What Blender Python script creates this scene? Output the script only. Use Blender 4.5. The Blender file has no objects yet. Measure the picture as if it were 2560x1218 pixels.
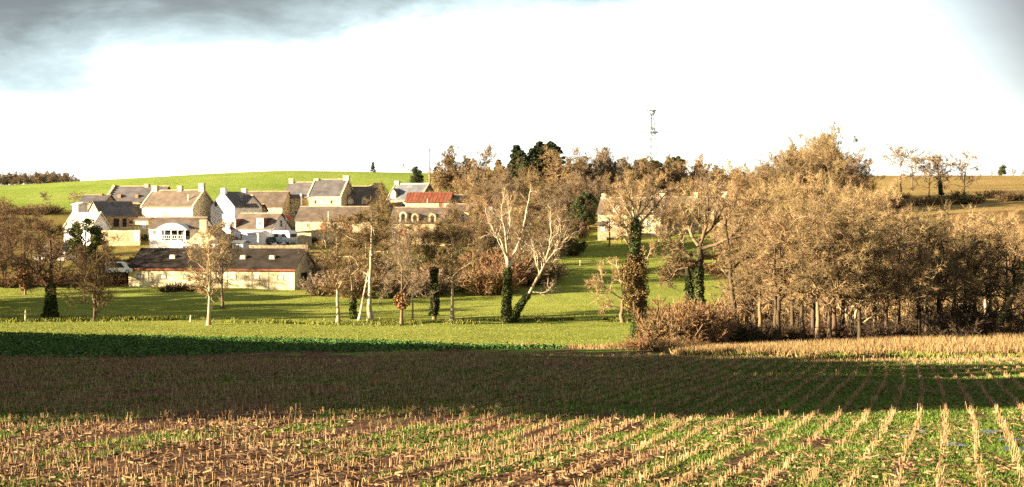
import bpy, math, random
import numpy as np
from mathutils import Vector

SC = bpy.context.scene
COL = SC.collection
rng = np.random.default_rng(7)
random.seed(7)
PI = math.pi

# ------------------------------------------------------------------ camera geometry
F = 3517.0                      # focal length in units of the 2560 px wide picture
HOR = 540.0                     # level horizon row
PITCH = math.atan((609 - HOR) / F)
CP, SP = math.cos(PITCH), math.sin(PITCH)

def at(px, py, Y):
    """world point at depth Y that the camera sees at picture position px, py"""
    cx, cz = (px - 1280) / F, (609 - py) / F
    dy, dz = CP + SP * cz, -SP + CP * cz
    s = Y / dy
    return Vector((cx * s, Y, dz * s))

def zrow(py, Y):
    cz = (609 - py) / F
    return Y * (-SP + CP * cz) / (CP + SP * cz)

def row_of(z, Y):
    t = z / Y
    cz = (t * CP + SP) / (CP - t * SP)
    return 609 - cz * F

# ------------------------------------------------------------------ value noise (for shapes)
_LAT = np.random.default_rng(3).random((256, 256))
def vnoise(x, y):
    x = np.asarray(x, float); y = np.asarray(y, float)
    xi = np.floor(x).astype(int); yi = np.floor(y).astype(int)
    fx = x - xi; fy = y - yi
    fx = fx * fx * (3 - 2 * fx); fy = fy * fy * (3 - 2 * fy)
    a = _LAT[xi & 255, yi & 255]; b = _LAT[(xi + 1) & 255, yi & 255]
    c = _LAT[xi & 255, (yi + 1) & 255]; d = _LAT[(xi + 1) & 255, (yi + 1) & 255]
    return (a * (1 - fx) + b * fx) * (1 - fy) + (c * (1 - fx) + d * fx) * fy
def fbm(x, y, o=4):
    s = 0; a = .5; t = 0
    for k in range(o):
        s = s + a * vnoise(x * 2 ** k + 17 * k, y * 2 ** k + 9 * k); t += a; a *= .5
    return s / t

# ------------------------------------------------------------------ terrain profile
def plane(Y): return 768 + 12097 / Y
PX = np.array([-200, 0, 300, 700, 1000, 1300, 1500, 1700, 2000, 2300, 2560, 2760], float)
KEYS = [
    (112,  [879, 879, 879, 878, 877, 876, 875, 872, 868, 866, 865, 865]),
    (150,  [838, 838, 843, 851, 857, 862, 862, 855, 842, 834, 828, 828]),
    (190,  [800, 800, 801, 803, 804, 804, 803, 802, 800, 795, 790, 790]),
    (235,  [722, 722, 720, 720, 718, 708, 702, 708, 702, 695, 690, 690]),
    (265,  [645, 645, 642, 628, 625, 640, 640, 640, 622, 610, 600, 600]),
    (300,  [570, 570, 578, 582, 582, 598, 578, 578, 560, 540, 525, 525]),
    (345,  [528, 528, 527, 524, 522, 535, 530, 528, 510, 495, 490, 490]),
    (400,  [492, 492, 480, 474, 474, 480, 480, 476, 470, 466, 464, 464]),
    (450,  [470, 469, 449, 428, 433, 444, 441, 440, 440, 440, 440, 440]),
    (480,  [467, 466, 447, 427, 432, 442, 440, 439, 439, 439, 439, 439]),
    (600,  [470, 468, 456, 450, 450, 452, 452, 452, 452, 452, 452, 452]),
    (1000, [500, 500, 500, 500, 500, 500, 500, 500, 500, 500, 500, 500]),
    (4000, [534, 534, 534, 534, 534, 534, 534, 534, 534, 534, 534, 534]),
]
KY = np.array([3, 20, 32, 45, 60, 75, 92] + [k[0] for k in KEYS], float)
KZ = np.zeros((len(KY), len(PX)))
for i, y in enumerate(KY[:7]):
    KZ[i, :] = zrow(plane(y), y)
for i, (y, rows) in enumerate(KEYS):
    KZ[7 + i, :] = [zrow(r, y) for r in rows]

def pchip(x, xk, yk):
    """monotone cubic through yk (K, C) at xk"""
    h = np.diff(xk)[:, None]; d = np.diff(yk, axis=0) / h
    m = np.zeros_like(yk)
    m[0] = d[0]; m[-1] = d[-1]
    s = d[:-1] * d[1:]
    w1 = 2 * h[1:] + h[:-1]; w2 = h[1:] + 2 * h[:-1]
    with np.errstate(divide='ignore', invalid='ignore'):
        hm = (w1 + w2) / (w1 / d[:-1] + w2 / d[1:])
    m[1:-1] = np.where(s > 0, hm, 0)
    i = np.clip(np.searchsorted(xk, x) - 1, 0, len(xk) - 2)
    t = ((x - xk[i]) / (xk[i + 1] - xk[i]))[:, None]; hh = (xk[i + 1] - xk[i])[:, None]
    t2, t3 = t * t, t * t * t
    return (2*t3 - 3*t2 + 1) * yk[i] + (t3 - 2*t2 + t) * hh * m[i] + (-2*t3 + 3*t2) * yk[i+1] + (t3 - t2) * hh * m[i+1]

PXS = np.arange(-200, 2761, 20.0)
def smooth_cols(a):
    k = np.exp(-0.5 * (np.arange(-6, 7) / 3.0) ** 2); k /= k.sum()
    p = np.pad(a, ((0, 0), (6, 6)), mode='edge')
    return np.stack([np.convolve(r, k, mode='valid') for r in p])
KZS = smooth_cols(np.stack([np.interp(PXS, PX, r) for r in KZ]))
YS = np.concatenate([np.arange(3, 20, 1.0), 20 * 1.011 ** np.arange(0, 290), 490 * 1.06 ** np.arange(0, 37)])
YS = np.unique(np.round(YS[YS <= 4000], 3))
GZ = pchip(YS, KY, KZS)                       # (len(YS), len(PXS))

def micro(X, Y):
    return (fbm(np.asarray(X) / 9 + 40, np.asarray(Y) / 9 + 40, 3) - .5) * .35 * np.clip((np.asarray(Y) - 8) / 30, 0, 1)

def ground(X, Y):
    X = np.asarray(X, float); Y = np.asarray(Y, float)
    Yc = np.clip(Y, 3, YS[-1] - 1)
    px = np.clip(X / np.maximum(Yc, 3) * F + 1280, -200, 2759)
    i = np.clip(np.searchsorted(YS, Yc) - 1, 0, len(YS) - 2)
    t = (Yc - YS[i]) / (YS[i + 1] - YS[i])
    q = (px + 200) / 20.0; j = np.clip(q.astype(int), 0, len(PXS) - 2); s = q - j
    z = (GZ[i, j] * (1 - s) + GZ[i, j + 1] * s) * (1 - t) + (GZ[i + 1, j] * (1 - s) + GZ[i + 1, j + 1] * s) * t
    return z + micro(X, Y)

def gpoint(px, Y):
    X = (px - 1280) / F * Y
    return Vector((X, Y, float(ground(X, Y))))

def depth_at(px, py, lo, hi):
    """depth at which the ground shows at row py in column px"""
    Y = np.linspace(lo, hi, 600); X = (px - 1280) / F * Y
    r = np.array([row_of(z, y) for z, y in zip(ground(X, Y), Y)])
    return float(Y[np.argmin(abs(r - py))])

def field_end(px):
    return np.interp(px, [-4000, 0, 1000, 1350, 1570, 1700, 2000, 2300, 2560, 6000],
                         [152, 152, 150, 138, 118, 103, 93, 93, 97, 99])

# ------------------------------------------------------------------ meshes and objects
def mesh_from(name, V, quads=None, tris=None, smooth=False):
    V = np.asarray(V, np.float32)
    me = bpy.data.meshes.new(name)
    nq = 0 if quads is None else len(quads); nt = 0 if tris is None else len(tris)
    me.vertices.add(len(V)); me.vertices.foreach_set('co', V.ravel())
    parts = []; starts = []
    if nq: parts.append(np.asarray(quads, np.int32).ravel())
    if nt: parts.append(np.asarray(tris, np.int32).ravel())
    idx = np.concatenate(parts)
    me.loops.add(len(idx)); me.loops.foreach_set('vertex_index', idx)
    me.polygons.add(nq + nt)
    st = np.concatenate([np.arange(nq) * 4, nq * 4 + np.arange(nt) * 3]).astype(np.int32)
    me.polygons.foreach_set('loop_start', st)
    me.polygons.foreach_set('use_smooth', np.full(nq + nt, bool(smooth)))
    me.update(calc_edges=True); me.validate()
    return me

class MB:
    """collects quads/tris, then links them as one mesh object"""
    def __init__(s): s.V = []; s.Q = []; s.T = []; s.n = 0
    def add(s, V, quads=None, tris=None):
        V = np.asarray(V, float).reshape(-1, 3)
        if quads is not None and len(quads): s.Q.append(np.asarray(quads, int).reshape(-1, 4) + s.n)
        if tris is not None and len(tris): s.T.append(np.asarray(tris, int).reshape(-1, 3) + s.n)
        s.V.append(V); s.n += len(V); return s
    def box(s, x0, x1, y0, y1, z0, z1):
        V = [(x, y, z) for z in (z0, z1) for y in (y0, y1) for x in (x0, x1)]
        return s.add(V, [(0,2,3,1), (4,5,7,6), (0,1,5,4), (2,6,7,3), (0,4,6,2), (1,3,7,5)])
    def prism(s, poly, a, b, axis='y'):
        """polygon (u, z) pairs extruded along an axis from a to b (fan caps: convex outlines)"""
        n = len(poly)
        f = (lambda u, z, t: (u, t, z)) if axis == 'y' else (lambda u, z, t: (t, u, z)) if axis == 'x' else (lambda u, z, t: (u, z, t))
        V = [f(u, z, a) for u, z in poly] + [f(u, z, b) for u, z in poly]
        Q = [(i, (i+1) % n, (i+1) % n + n, i + n) for i in range(n)]
        T = [(0, i+1, i) for i in range(1, n-1)] + [(n, n+i, n+i+1) for i in range(1, n-1)]
        return s.add(V, Q, T)
    def tube(s, pts, radii, k=6):
        V, Q = tubes(np.array([pts], float), np.array([radii], float), k)
        s.add(V, Q)
        n = len(pts)
        c0 = len(V); 
        s.add([pts[-1]], None, None)
        base = s.n - 1
        s.T.append(np.array([(base - c0 + (n-1)*k + i, base - c0 + (n-1)*k + (i+1) % k, base) for i in range(k)]))
        return s
    def mesh(s, name, smooth=False):
        return mesh_from(name, np.concatenate(s.V), np.concatenate(s.Q) if s.Q else None, np.concatenate(s.T) if s.T else None, smooth)
    def obj(s, name, mat, parent=None, smooth=False):
        return link(name, s.mesh(name, smooth), mat, parent)

def link(name, me, mat=None, parent=None):
    if mat is not None and not me.materials: me.materials.append(mat)
    o = bpy.data.objects.new(name, me); COL.objects.link(o)
    if parent is not None: o.parent = parent
    return o

def tag(o, label=None, cat=None, group=None, kind=None):
    if label: o['label'] = label
    if cat: o['category'] = cat
    if group: o['group'] = group
    if kind: o['kind'] = kind
    return o

def thing(name, loc, rz=0, label=None, cat=None, group=None, scale=None):
    o = bpy.data.objects.new(name, None); COL.objects.link(o)
    o.location = loc; o.rotation_euler = (0, 0, rz); o.empty_display_size = .2
    if scale is not None: o.scale = (scale, scale, scale) if np.isscalar(scale) else scale
    return tag(o, label, cat, group)

def norm(v): return v / np.maximum(np.linalg.norm(v, axis=-1, keepdims=True), 1e-9)

def tubes(P, R, k):
    """P (B,n,3), R (B,n) -> tube vertices and quads"""
    B, n, _ = P.shape
    T = np.empty_like(P); T[:, 1:-1] = P[:, 2:] - P[:, :-2]; T[:, 0] = P[:, 1] - P[:, 0]; T[:, -1] = P[:, -1] - P[:, -2]
    T = norm(T)
    ref = np.where(abs(T[:, :1, 2:3]) > .8, np.array([1., 0, 0]), np.array([0, 0, 1.]))
    N = norm(np.cross(T, np.broadcast_to(ref, T.shape))); Bn = np.cross(T, N)
    a = np.arange(k) * 2 * PI / k
    V = P[:, :, None] + R[:, :, None, None] * (np.cos(a)[:, None] * N[:, :, None] + np.sin(a)[:, None] * Bn[:, :, None])
    b = np.arange(B)[:, None, None] * n * k; j = np.arange(n - 1)[None, :, None] * k; i = np.arange(k)[None, None, :]
    i2 = (i + 1) % k
    Q = np.stack(np.broadcast_arrays(b + j + i, b + j + i2, b + j + k + i2, b + j + k + i), -1).reshape(-1, 4)
    return V.reshape(-1, 3), Q

def grow(r, P, R, n, t0, t1, l0, l1, a0, a1, up, wig, npts, rs, rtip, rmax=9., taper_len=.4, absolute=False):
    """n children on every parent polyline: returns their polylines and radii"""
    B, m, _ = P.shape
    idx = np.repeat(np.arange(B), n); N = len(idx)
    t = r.uniform(t0, t1, N); f = t * (m - 1.001); i = f.astype(int); fr = (f - i)[:, None]
    p = P[idx, i] * (1 - fr) + P[idx, i + 1] * fr
    tan = norm(P[idx, i + 1] - P[idx, i])
    rad = R[idx, i] * (1 - fr[:, 0]) + R[idx, i + 1] * fr[:, 0]
    pl = np.linalg.norm(np.diff(P, axis=1), axis=2).sum(1)[idx]
    if absolute: pl = np.ones(N)
    per = norm(np.cross(tan, r.normal(size=(N, 3))))
    ang = r.uniform(a0, a1, N)[:, None]
    d = tan * np.cos(ang) + per * np.sin(ang); d[:, 2] += up; d = norm(d)
    L = pl * r.uniform(l0, l1, N) * (1 - taper_len * (t - t0) / max(t1 - t0, 1e-6))
    Q = np.empty((N, npts, 3)); Q[:, 0] = p
    for k in range(1, npts):
        d = d + r.normal(size=(N, 3)) * wig; d[:, 2] += up * .3; d = norm(d)
        Q[:, k] = Q[:, k - 1] + d * (L / (npts - 1))[:, None]
    r0 = np.minimum(rad * rs, rmax)
    RR = r0[:, None] + (np.minimum(rtip, r0) - r0)[:, None] * np.linspace(0, 1, npts)[None, :]
    return Q, RR

def twigs(r, P, n, t0, t1, l0, l1, a0, a1, up, w):
    """thin pointed twigs, one triangle each"""
    R = np.ones(P.shape[:2]) * w
    Q, _ = grow(r, P, R, n, t0, t1, l0, l1, a0, a1, up, .2, 2, 1, .01, absolute=True)
    p0, p1 = Q[:, 0], Q[:, 1]
    s = norm(np.cross(p1 - p0, r.normal(size=p0.shape))) * w * .5
    V = np.stack([p0 - s, p0 + s, p1], 1).reshape(-1, 3)
    return V, np.arange(len(V)).reshape(-1, 3)

def leaves(r, C, size, asp=.6, flat=0.):
    """one quad leaf at each centre"""
    n = len(C); d = norm(r.normal(size=(n, 3)) * np.array([1, 1, 1 - flat])); e = norm(np.cross(d, r.normal(size=(n, 3))))
    s = (r.uniform(.6, 1.3, n) * size)[:, None]
    V = np.stack([C - d * s, C - e * s * asp, C + d * s, C + e * s * asp], 1).reshape(-1, 3)
    return V, np.arange(len(V)).reshape(-1, 4)

def scatter(BV, BQ, pos, rz, sc, tilt=None, BT=None):
    """copies of a small base mesh baked into one mesh; sc (N,3)"""
    N = len(pos); m = len(BV)
    V = BV[None] * sc[:, None, :]
    if tilt is not None:
        V = V.copy(); V[:, :, 0] += V[:, :, 2] * tilt[:, :1]; V[:, :, 1] += V[:, :, 2] * tilt[:, 1:]
    c, s = np.cos(rz)[:, None], np.sin(rz)[:, None]
    x = V[:, :, 0] * c - V[:, :, 1] * s; y = V[:, :, 0] * s + V[:, :, 1] * c
    V = np.stack([x, y, V[:, :, 2]], -1) + pos[:, None, :]
    off = (np.arange(N) * m)[:, None, None]
    Q = (BQ[None] + off).reshape(-1, 4) if BQ is not None else None
    T = (BT[None] + off).reshape(-1, 3) if BT is not None else None
    return V.reshape(-1, 3), Q, T

# ------------------------------------------------------------------ materials
class NT:
    def __init__(s, mat): s.t = mat.node_tree; s.n = s.t.nodes; s.l = s.t.links
    def new(s, typ, **kw):
        n = s.n.new(typ)
        for k, v in kw.items():
            if k in n.inputs: n.inputs[k].default_value = v
            else: setattr(n, k, v)
        return n
    def link(s, a, b): s.l.new(a, b)
    def ramp(s, fac, stops):
        n = s.n.new('ShaderNodeValToRGB'); e = n.color_ramp.elements
        while len(e) > 1: e.remove(e[-1])
        e[0].position = stops[0][0]; e[0].color = (*stops[0][1], 1)
        for p, c in stops[1:]:
            q = e.new(p); q.color = (*c, 1)
        s.link(fac, n.inputs[0]); return n.outputs[0]
    def mix(s, fac, a, b, mode='MIX'):
        n = s.n.new('ShaderNodeMix'); n.data_type = 'RGBA'; n.blend_type = mode
        for v, i in ((fac, 0), (a, 6), (b, 7)):
            if hasattr(v, 'is_linked'): s.link(v, n.inputs[i])
            elif i == 0: n.inputs[0].default_value = v
            else: n.inputs[i].default_value = (*v, 1)
        return n.outputs[2]
    def math(s, op, a, b=0., clamp=False):
        n = s.n.new('ShaderNodeMath'); n.operation = op; n.use_clamp = clamp
        for v, i in ((a, 0), (b, 1)):
            if hasattr(v, 'is_linked'): s.link(v, n.inputs[i])
            else: n.inputs[i].default_value = v
        return n.outputs[0]
    def noise(s, vec, scale, detail=4, rough=.55, dist=0.):
        n = s.new('ShaderNodeTexNoise'); n.inputs['Scale'].default_value = scale; n.inputs['Detail'].default_value = detail
        n.inputs['Roughness'].default_value = rough; n.inputs['Distortion'].default_value = dist
        if vec is not None: s.link(vec, n.inputs['Vector'])
        return n.outputs['Fac']
    def coord(s, which='Object', scale=None):
        c = s.n.new('ShaderNodeTexCoord').outputs[which]
        if scale is None: return c
        m = s.n.new('ShaderNodeMapping'); m.inputs['Scale'].default_value = scale; s.link(c, m.inputs[0]); return m.outputs[0]

def new_mat(name, rough=.9, spec=.2):
    m = bpy.data.materials.new(name); m.use_nodes = True
    t = NT(m); b = t.n['Principled BSDF']
    b.inputs['Roughness'].default_value = rough; b.inputs['Specular IOR Level'].default_value = spec
    t.b = b; t.out = b.inputs['Base Color']
    return m, t

def noisy(name, c0, c1, scale=3., rough=.9, bump=0., detail=5, lo=.35, hi=.65, spec=.2, stretch=None):
    m, t = new_mat(name, rough, spec)
    f = t.noise(t.coord('Object', stretch), scale, detail)
    t.link(t.ramp(f, [(lo, c0), (hi, c1)]), t.out)
    if bump:
        bn = t.new('ShaderNodeBump'); bn.inputs['Strength'].default_value = bump; bn.inputs['Distance'].default_value = .1
        t.link(f, bn.inputs['Height']); t.link(bn.outputs[0], t.b.inputs['Normal'])
    return m

def bark(name, c0, c1, rnd=.35):
    """bark and twigs: varies over the piece, from twig to twig and from tree to tree"""
    m, t = new_mat(name, .95, .1)
    f = t.noise(t.coord(), 1.3, 4)
    g = t.new('ShaderNodeNewGeometry').outputs['Random Per Island']
    f = t.math('ADD', t.math('MULTIPLY', f, .6), t.math('MULTIPLY', g, .4))
    c = t.ramp(f, [(.3, c0), (.7, c1)])
    oi = t.new('ShaderNodeObjectInfo').outputs['Random']
    h = t.new('ShaderNodeHueSaturation'); t.link(c, h.inputs['Color'])
    t.link(t.math('ADD', t.math('MULTIPLY', oi, rnd), 1 - rnd / 2), h.inputs['Value'])
    t.link(t.math('ADD', t.math('MULTIPLY', oi, -.02), .51), h.inputs['Hue'])
    t.link(h.outputs[0], t.out)
    return m

def leafy(name, c0, c1, c2=None, rough=.75, spec=.1):
    m, t = new_mat(name, rough, spec)
    g = t.new('ShaderNodeNewGeometry').outputs['Random Per Island']
    f = t.noise(t.coord(), .9, 3)
    f = t.math('ADD', t.math('MULTIPLY', f, .5), t.math('MULTIPLY', g, .5))
    t.link(t.ramp(f, [(.25, c0), (.55, c1)] + ([(.8, c2)] if c2 else [])), t.out)
    return m

def stone(name, c0, c1, c2, scale=2.2):
    """rubble stone wall"""
    m, t = new_mat(name, .95, .1)
    co = t.coord('Object', (1, 1, 1.7))
    v = t.new('ShaderNodeTexVoronoi', Scale=scale); t.link(co, v.inputs['Vector'])
    sep = t.new('ShaderNodeSeparateColor'); t.link(v.outputs['Color'], sep.inputs[0])
    big = t.noise(t.coord(), .25, 5)
    f = t.math('ADD', t.math('MULTIPLY', sep.outputs[0], .55), t.math('MULTIPLY', big, .5))
    c = t.ramp(f, [(.2, c0), (.5, c1), (.8, c2)])
    e = t.new('ShaderNodeTexVoronoi', Scale=scale); e.feature = 'DISTANCE_TO_EDGE'; t.link(co, e.inputs['Vector'])
    c = t.mix(t.math('LESS_THAN', e.outputs['Distance'], .035), c, tuple(x * .7 for x in c1))
    t.link(c, t.out)
    bn = t.new('ShaderNodeBump'); bn.inputs['Strength'].default_value = .5; bn.inputs['Distance'].default_value = .04
    t.link(e.outputs['Distance'], bn.inputs['Height']); t.link(bn.outputs[0], t.b.inputs['Normal'])
    return m

def render_wall(name, c, dirt):
    m, t = new_mat(name, .9, .15)
    f = t.noise(t.coord('Object', (1, 1, .35)), .8, 6, .65)
    t.link(t.ramp(f, [(.38, dirt), (.55, c), (.7, tuple(min(1, x * 1.05) for x in c))]), t.out)
    return m

def slate(name, c0, c1, rough=.6, moss=None):
    m, t = new_mat(name, rough, .3 if rough < .9 else .03)
    br = t.new('ShaderNodeTexBrick'); br.inputs['Scale'].default_value = 1.
    br.inputs['Brick Width'].default_value = .3; br.inputs['Row Height'].default_value = .22; br.inputs['Mortar Size'].default_value = .012
    br.inputs['Color1'].default_value = (*c0, 1); br.inputs['Color2'].default_value = (*c1, 1); br.inputs['Mortar'].default_value = (*[x * .5 for x in c0], 1)
    t.link(t.coord('Object', (1, 1, 1)), br.inputs['Vector'])
    f = t.noise(t.coord(), .5, 6, .65)
    c = t.mix(t.ramp(f, [(.4, (0, 0, 0)), (.68, (1, 1, 1))]), br.outputs['Color'], moss or tuple(x * 1.35 for x in c1))
    t.link(c, t.out)
    return m

M = {}
M['wood_twig']  = bark('brown_twigs', (.125, .084, .040), (.275, .196, .098), .55)
M['twig_gold']  = bark('golden_twigs', (.20, .138, .064), (.36, .262, .126), .5)
M['twig_grey']  = bark('grey_twigs', (.14, .10, .062), (.275, .21, .135), .5)
M['thicket']    = bark('shaded_thicket', (.045, .032, .021), (.105, .074, .045))  # darker twig copy, shade at the wood's foot put into its colour
M['twig_dark']  = bark('dark_twigs', (.07, .045, .025), (.15, .095, .05))
M['russet']     = bark('russet_stems', (.14, .078, .038), (.275, .165, .08))
M['bark']       = bark('oak_bark', (.10, .07, .04), (.22, .16, .09))
M['bark_dark']  = bark('dark_bark', (.04, .03, .02), (.10, .07, .04))
M['bark_pale']  = bark('pale_bark', (.32, .255, .155), (.56, .465, .31), .2)
M['bark_mid']   = bark('lichen_bark', (.22, .17, .10), (.42, .34, .20), .2)
M['ivy']        = leafy('ivy_leaves', (.026, .040, .013), (.06, .08, .022), (.12, .135, .036), .75, .1)
M['ivy_brown']  = leafy('withered_ivy', (.05, .035, .015), (.14, .095, .035), (.24, .16, .06))
M['evergreen']  = leafy('evergreen_leaves', (.03, .042, .014), (.068, .082, .024), (.14, .15, .045), .75, .1)
M['conifer']    = leafy('conifer_needles', (.015, .024, .011), (.038, .05, .019), (.075, .085, .03), .8, .1)
M['bush_green'] = leafy('shrub_leaves', (.03, .045, .012), (.08, .095, .025), (.17, .17, .05))
M['bush_brown'] = leafy('dry_leaves', (.08, .05, .02), (.19, .12, .045), (.32, .22, .09))
M['dead_leaf']  = leafy('russet_leaves', (.14, .07, .03), (.26, .14, .06), (.36, .22, .10))
M['stone']      = stone('yellow_stone', (.26, .20, .11), (.46, .37, .21), (.62, .52, .33))
M['stone_pale'] = stone('pale_stone', (.38, .30, .165), (.58, .475, .28), (.72, .61, .40))
M['stone_grey'] = stone('grey_brown_stone', (.20, .15, .09), (.34, .26, .16), (.48, .38, .25))
M['white']      = render_wall('white_render', (.82, .80, .76), (.70, .67, .62))
M['shedwall']   = render_wall('cream_render', (.74, .62, .39), (.50, .40, .25))
M['slate']      = slate('slate_roof', (.062, .057, .056), (.095, .086, .082))
M['slate_brown']= slate('weathered_slate', (.085, .062, .042), (.125, .095, .066))
M['slate_dark'] = slate('dark_fibre_roof', (.024, .020, .016), (.038, .031, .025), .97)
M['slate_blue'] = slate('blue_slate', (.085, .088, .095), (.125, .128, .132))
M['rust']       = noisy('rusty_sheet', (.11, .038, .020), (.235, .072, .036), 1.2, .8, stretch=(2.5, .5, .5))
M['tin']        = noisy('pale_sheet_roof', (.62, .58, .50), (.82, .79, .72), .8, .5)
M['paint']      = noisy('white_paint', (.74, .73, .70), (.84, .83, .80), 2., .5)
M['grey_paint'] = noisy('grey_paint', (.48, .50, .50), (.62, .64, .63), 2., .5)
M['blue_paint'] = noisy('pale_blue_paint', (.36, .47, .54), (.50, .60, .66), 2., .5)
M['fascia']     = noisy('red_brown_board', (.16, .05, .025), (.26, .09, .045), 2., .7)
M['door_wood']  = noisy('red_brown_door', (.30, .11, .05), (.42, .17, .08), 2., .7)
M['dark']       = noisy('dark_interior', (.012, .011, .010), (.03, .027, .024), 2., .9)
M['brick']      = noisy('brick_red', (.30, .12, .06), (.46, .20, .10), 5., .9)
M['pole']       = noisy('pole_wood', (.16, .12, .08), (.28, .22, .15), 3., .9, stretch=(4, 4, .5))
M['pole_pale']  = noisy('concrete_pole', (.52, .47, .36), (.68, .62, .48), 3., .8, stretch=(4, 4, .5))
M['post']       = noisy('bleached_post', (.45, .38, .24), (.66, .58, .40), 4., .9, stretch=(4, 4, .5))
M['steel']      = noisy('galvanised_steel', (.50, .60, .62), (.60, .70, .72), 2., .5)
M['tyre']       = noisy('tyre_rubber', (.012, .012, .012), (.025, .025, .025), 4., .9)
M['red_car']    = noisy('red_car_paint', (.40, .035, .02), (.50, .05, .03), 1., .3, spec=.5)
M['dark_car']   = noisy('dark_car_paint', (.05, .055, .045), (.09, .09, .075), 1., .3, spec=.5)
M['straw']      = leafy('maize_straw', (.15, .085, .041), (.32, .205, .098), (.50, .36, .19), .85, .1)
M['straw_dull'] = leafy('straw_debris', (.07, .038, .02), (.17, .10, .05), (.34, .23, .11), .85, .2)
M['weed']       = leafy('field_weeds', (.045, .075, .012), (.095, .145, .024), (.18, .225, .045), .8, .1)
M['crop']       = leafy('crop_leaves', (.034, .078, .024), (.062, .13, .034), (.12, .19, .04), .85, .03)
M['drygrass']   = leafy('dry_grass', (.13, .082, .034), (.235, .16, .068), (.34, .245, .115), .9, .1)
M['turf']       = leafy('turf_tufts', (.09, .11, .02), (.17, .19, .035), (.27, .24, .07), .9, .1)
g, t = new_mat('window_glass', .08, .6)
t.out.default_value = (.03, .035, .04, 1); M['glass'] = g

def grass_mat(name, c0, c1, c2, stretch, bump=.6):
    m, t = new_mat(name, 1., .0)
    a = t.noise(t.coord('Object', stretch), 1., 6, .6)
    b = t.noise(t.coord('Object', (1, .5, 1)), .9, 5, .75)
    f = t.math('ADD', t.math('MULTIPLY', a, .5), t.math('MULTIPLY', b, .5))
    t.link(t.ramp(f, [(.34, c0), (.5, c1), (.66, c2)]), t.out)
    bn = t.new('ShaderNodeBump'); bn.inputs['Strength'].default_value = bump; bn.inputs['Distance'].default_value = .25
    t.link(t.noise(t.coord(), 4., 4, .7), bn.inputs['Height']); t.link(bn.outputs[0], t.b.inputs['Normal'])
    return m
M['meadow'] = grass_mat('meadow_grass', (.125, .155, .028), (.20, .225, .045), (.27, .27, .068), (.02, .12, .1))
M['bank']   = grass_mat('rough_grass', (.10, .085, .028), (.18, .14, .045), (.20, .18, .045), (.08, .08, .1))
M['hill']   = grass_mat('hill_pasture', (.13, .185, .034), (.195, .255, .048), (.265, .285, .075), (.03, .05, .05))
M['fallow'] = grass_mat('fallow_field', (.165, .115, .046), (.25, .178, .07), (.32, .235, .092), (.02, .09, .05))
M['litter'] = grass_mat('leaf_litter', (.07, .045, .022), (.14, .09, .04), (.22, .15, .065), (.15, .15, .1))

# field soil, with weeds where the weed map says so
m, t = new_mat('stubble_soil', 1., .05); M['soil'] = m
at_ = t.new('ShaderNodeAttribute', attribute_name='weed').outputs['Fac']
n1 = t.noise(t.coord(), 2.2, 6, .7); n2 = t.noise(t.coord(), 9., 3, .7)
soil = t.ramp(n1, [(.32, (.04, .021, .012)), (.48, (.085, .046, .025)), (.62, (.15, .09, .045)), (.72, (.22, .14, .07))])
green = t.ramp(n2, [(.35, (.06, .09, .014)), (.5, (.12, .17, .026)), (.65, (.20, .24, .045))])
f = t.math('ADD', at_, t.math('MULTIPLY', t.math('SUBTRACT', n2, .5), .9))
t.link(t.mix(t.math('MULTIPLY', t.math('SUBTRACT', f, .38), 5., True), soil, green), t.out)
bn = t.new('ShaderNodeBump'); bn.inputs['Strength'].default_value = .9; bn.inputs['Distance'].default_value = .12
t.link(n2, bn.inputs['Height']); t.link(bn.outputs[0], t.b.inputs['Normal'])

# ------------------------------------------------------------------ ground
ROW_D = .84                                    # spacing of the maize rows across the picture
def row_coord(X, Y): return (X - .36 * Y + .0006 * Y * Y)
def weed_map(X, Y):
    c = row_coord(X, Y); px = X / Y * F + 1280
    n = fbm(c / .9 + 50, Y / 4. + 20, 3) * .6 + fbm(X / 4 + 5, Y / 7 + 5, 3) * .4
    bias = np.interp(px, [-500, 0, 300, 900, 1300, 1700, 2000, 2300, 2560, 3000], [-.10, .01, -.06, -.03, .02, .09, .15, .18, .05, -.05])
    bias = bias + .03 + .05 * ((Y > 45) & (px > 900)) + .10 * np.exp(-((Y - 52) / 8) ** 2) * (px > 900) - .04 * (Y > 80)
    return np.clip((n + bias - .42) * 4.5, 0, 1)

cols = np.unique(np.concatenate([np.linspace(-6000, -260, 24), np.linspace(-260, 2820, 221), np.linspace(2820, 8600, 24)]))
US = (cols - 1280) / F
def ground_grid():
    Yg, Ug = np.meshgrid(YS, US, indexing='ij'); Xg = Yg * Ug
    return np.stack([Xg, Yg, ground(Xg, Yg)], -1), Yg, Ug
GV, GYg, GUg = ground_grid()
ny, nx = GYg.shape
ii, jj = np.meshgrid(np.arange(ny - 1), np.arange(nx - 1), indexing='ij')
fc = np.stack([ii * nx + jj, ii * nx + jj + 1, (ii + 1) * nx + jj + 1, (ii + 1) * nx + jj], -1).reshape(-1, 4)
cy = ((GYg[:-1, :-1] + GYg[1:, :-1]) / 2).ravel(); cpx = ((GUg[:-1, :-1] + GUg[:-1, 1:]) / 2).ravel() * F + 1280
zone = np.full(len(fc), 1)
zone[cy > 236] = 2; zone[(cy < 300) & (cpx > 1375 - np.clip(cy - 236, 0, 60) * 0) & (cpx < 1790)] = 1; zone[cy > 348] = 3
wood_px = np.interp(cy, [90, 110, 125, 150, 200, 260, 300], [1720, 1690, 1640, 1700, 1800, 1860, 1900])
zone[(cpx > wood_px) & (cy < 300)] = 4
zone[(cpx > 1750) & (cy >= 300)] = 5
zone[(cy > 300) & (cpx > 1130) & (cpx <= 1750)] = 2
zone[cy < field_end(cpx)] = 0
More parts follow.
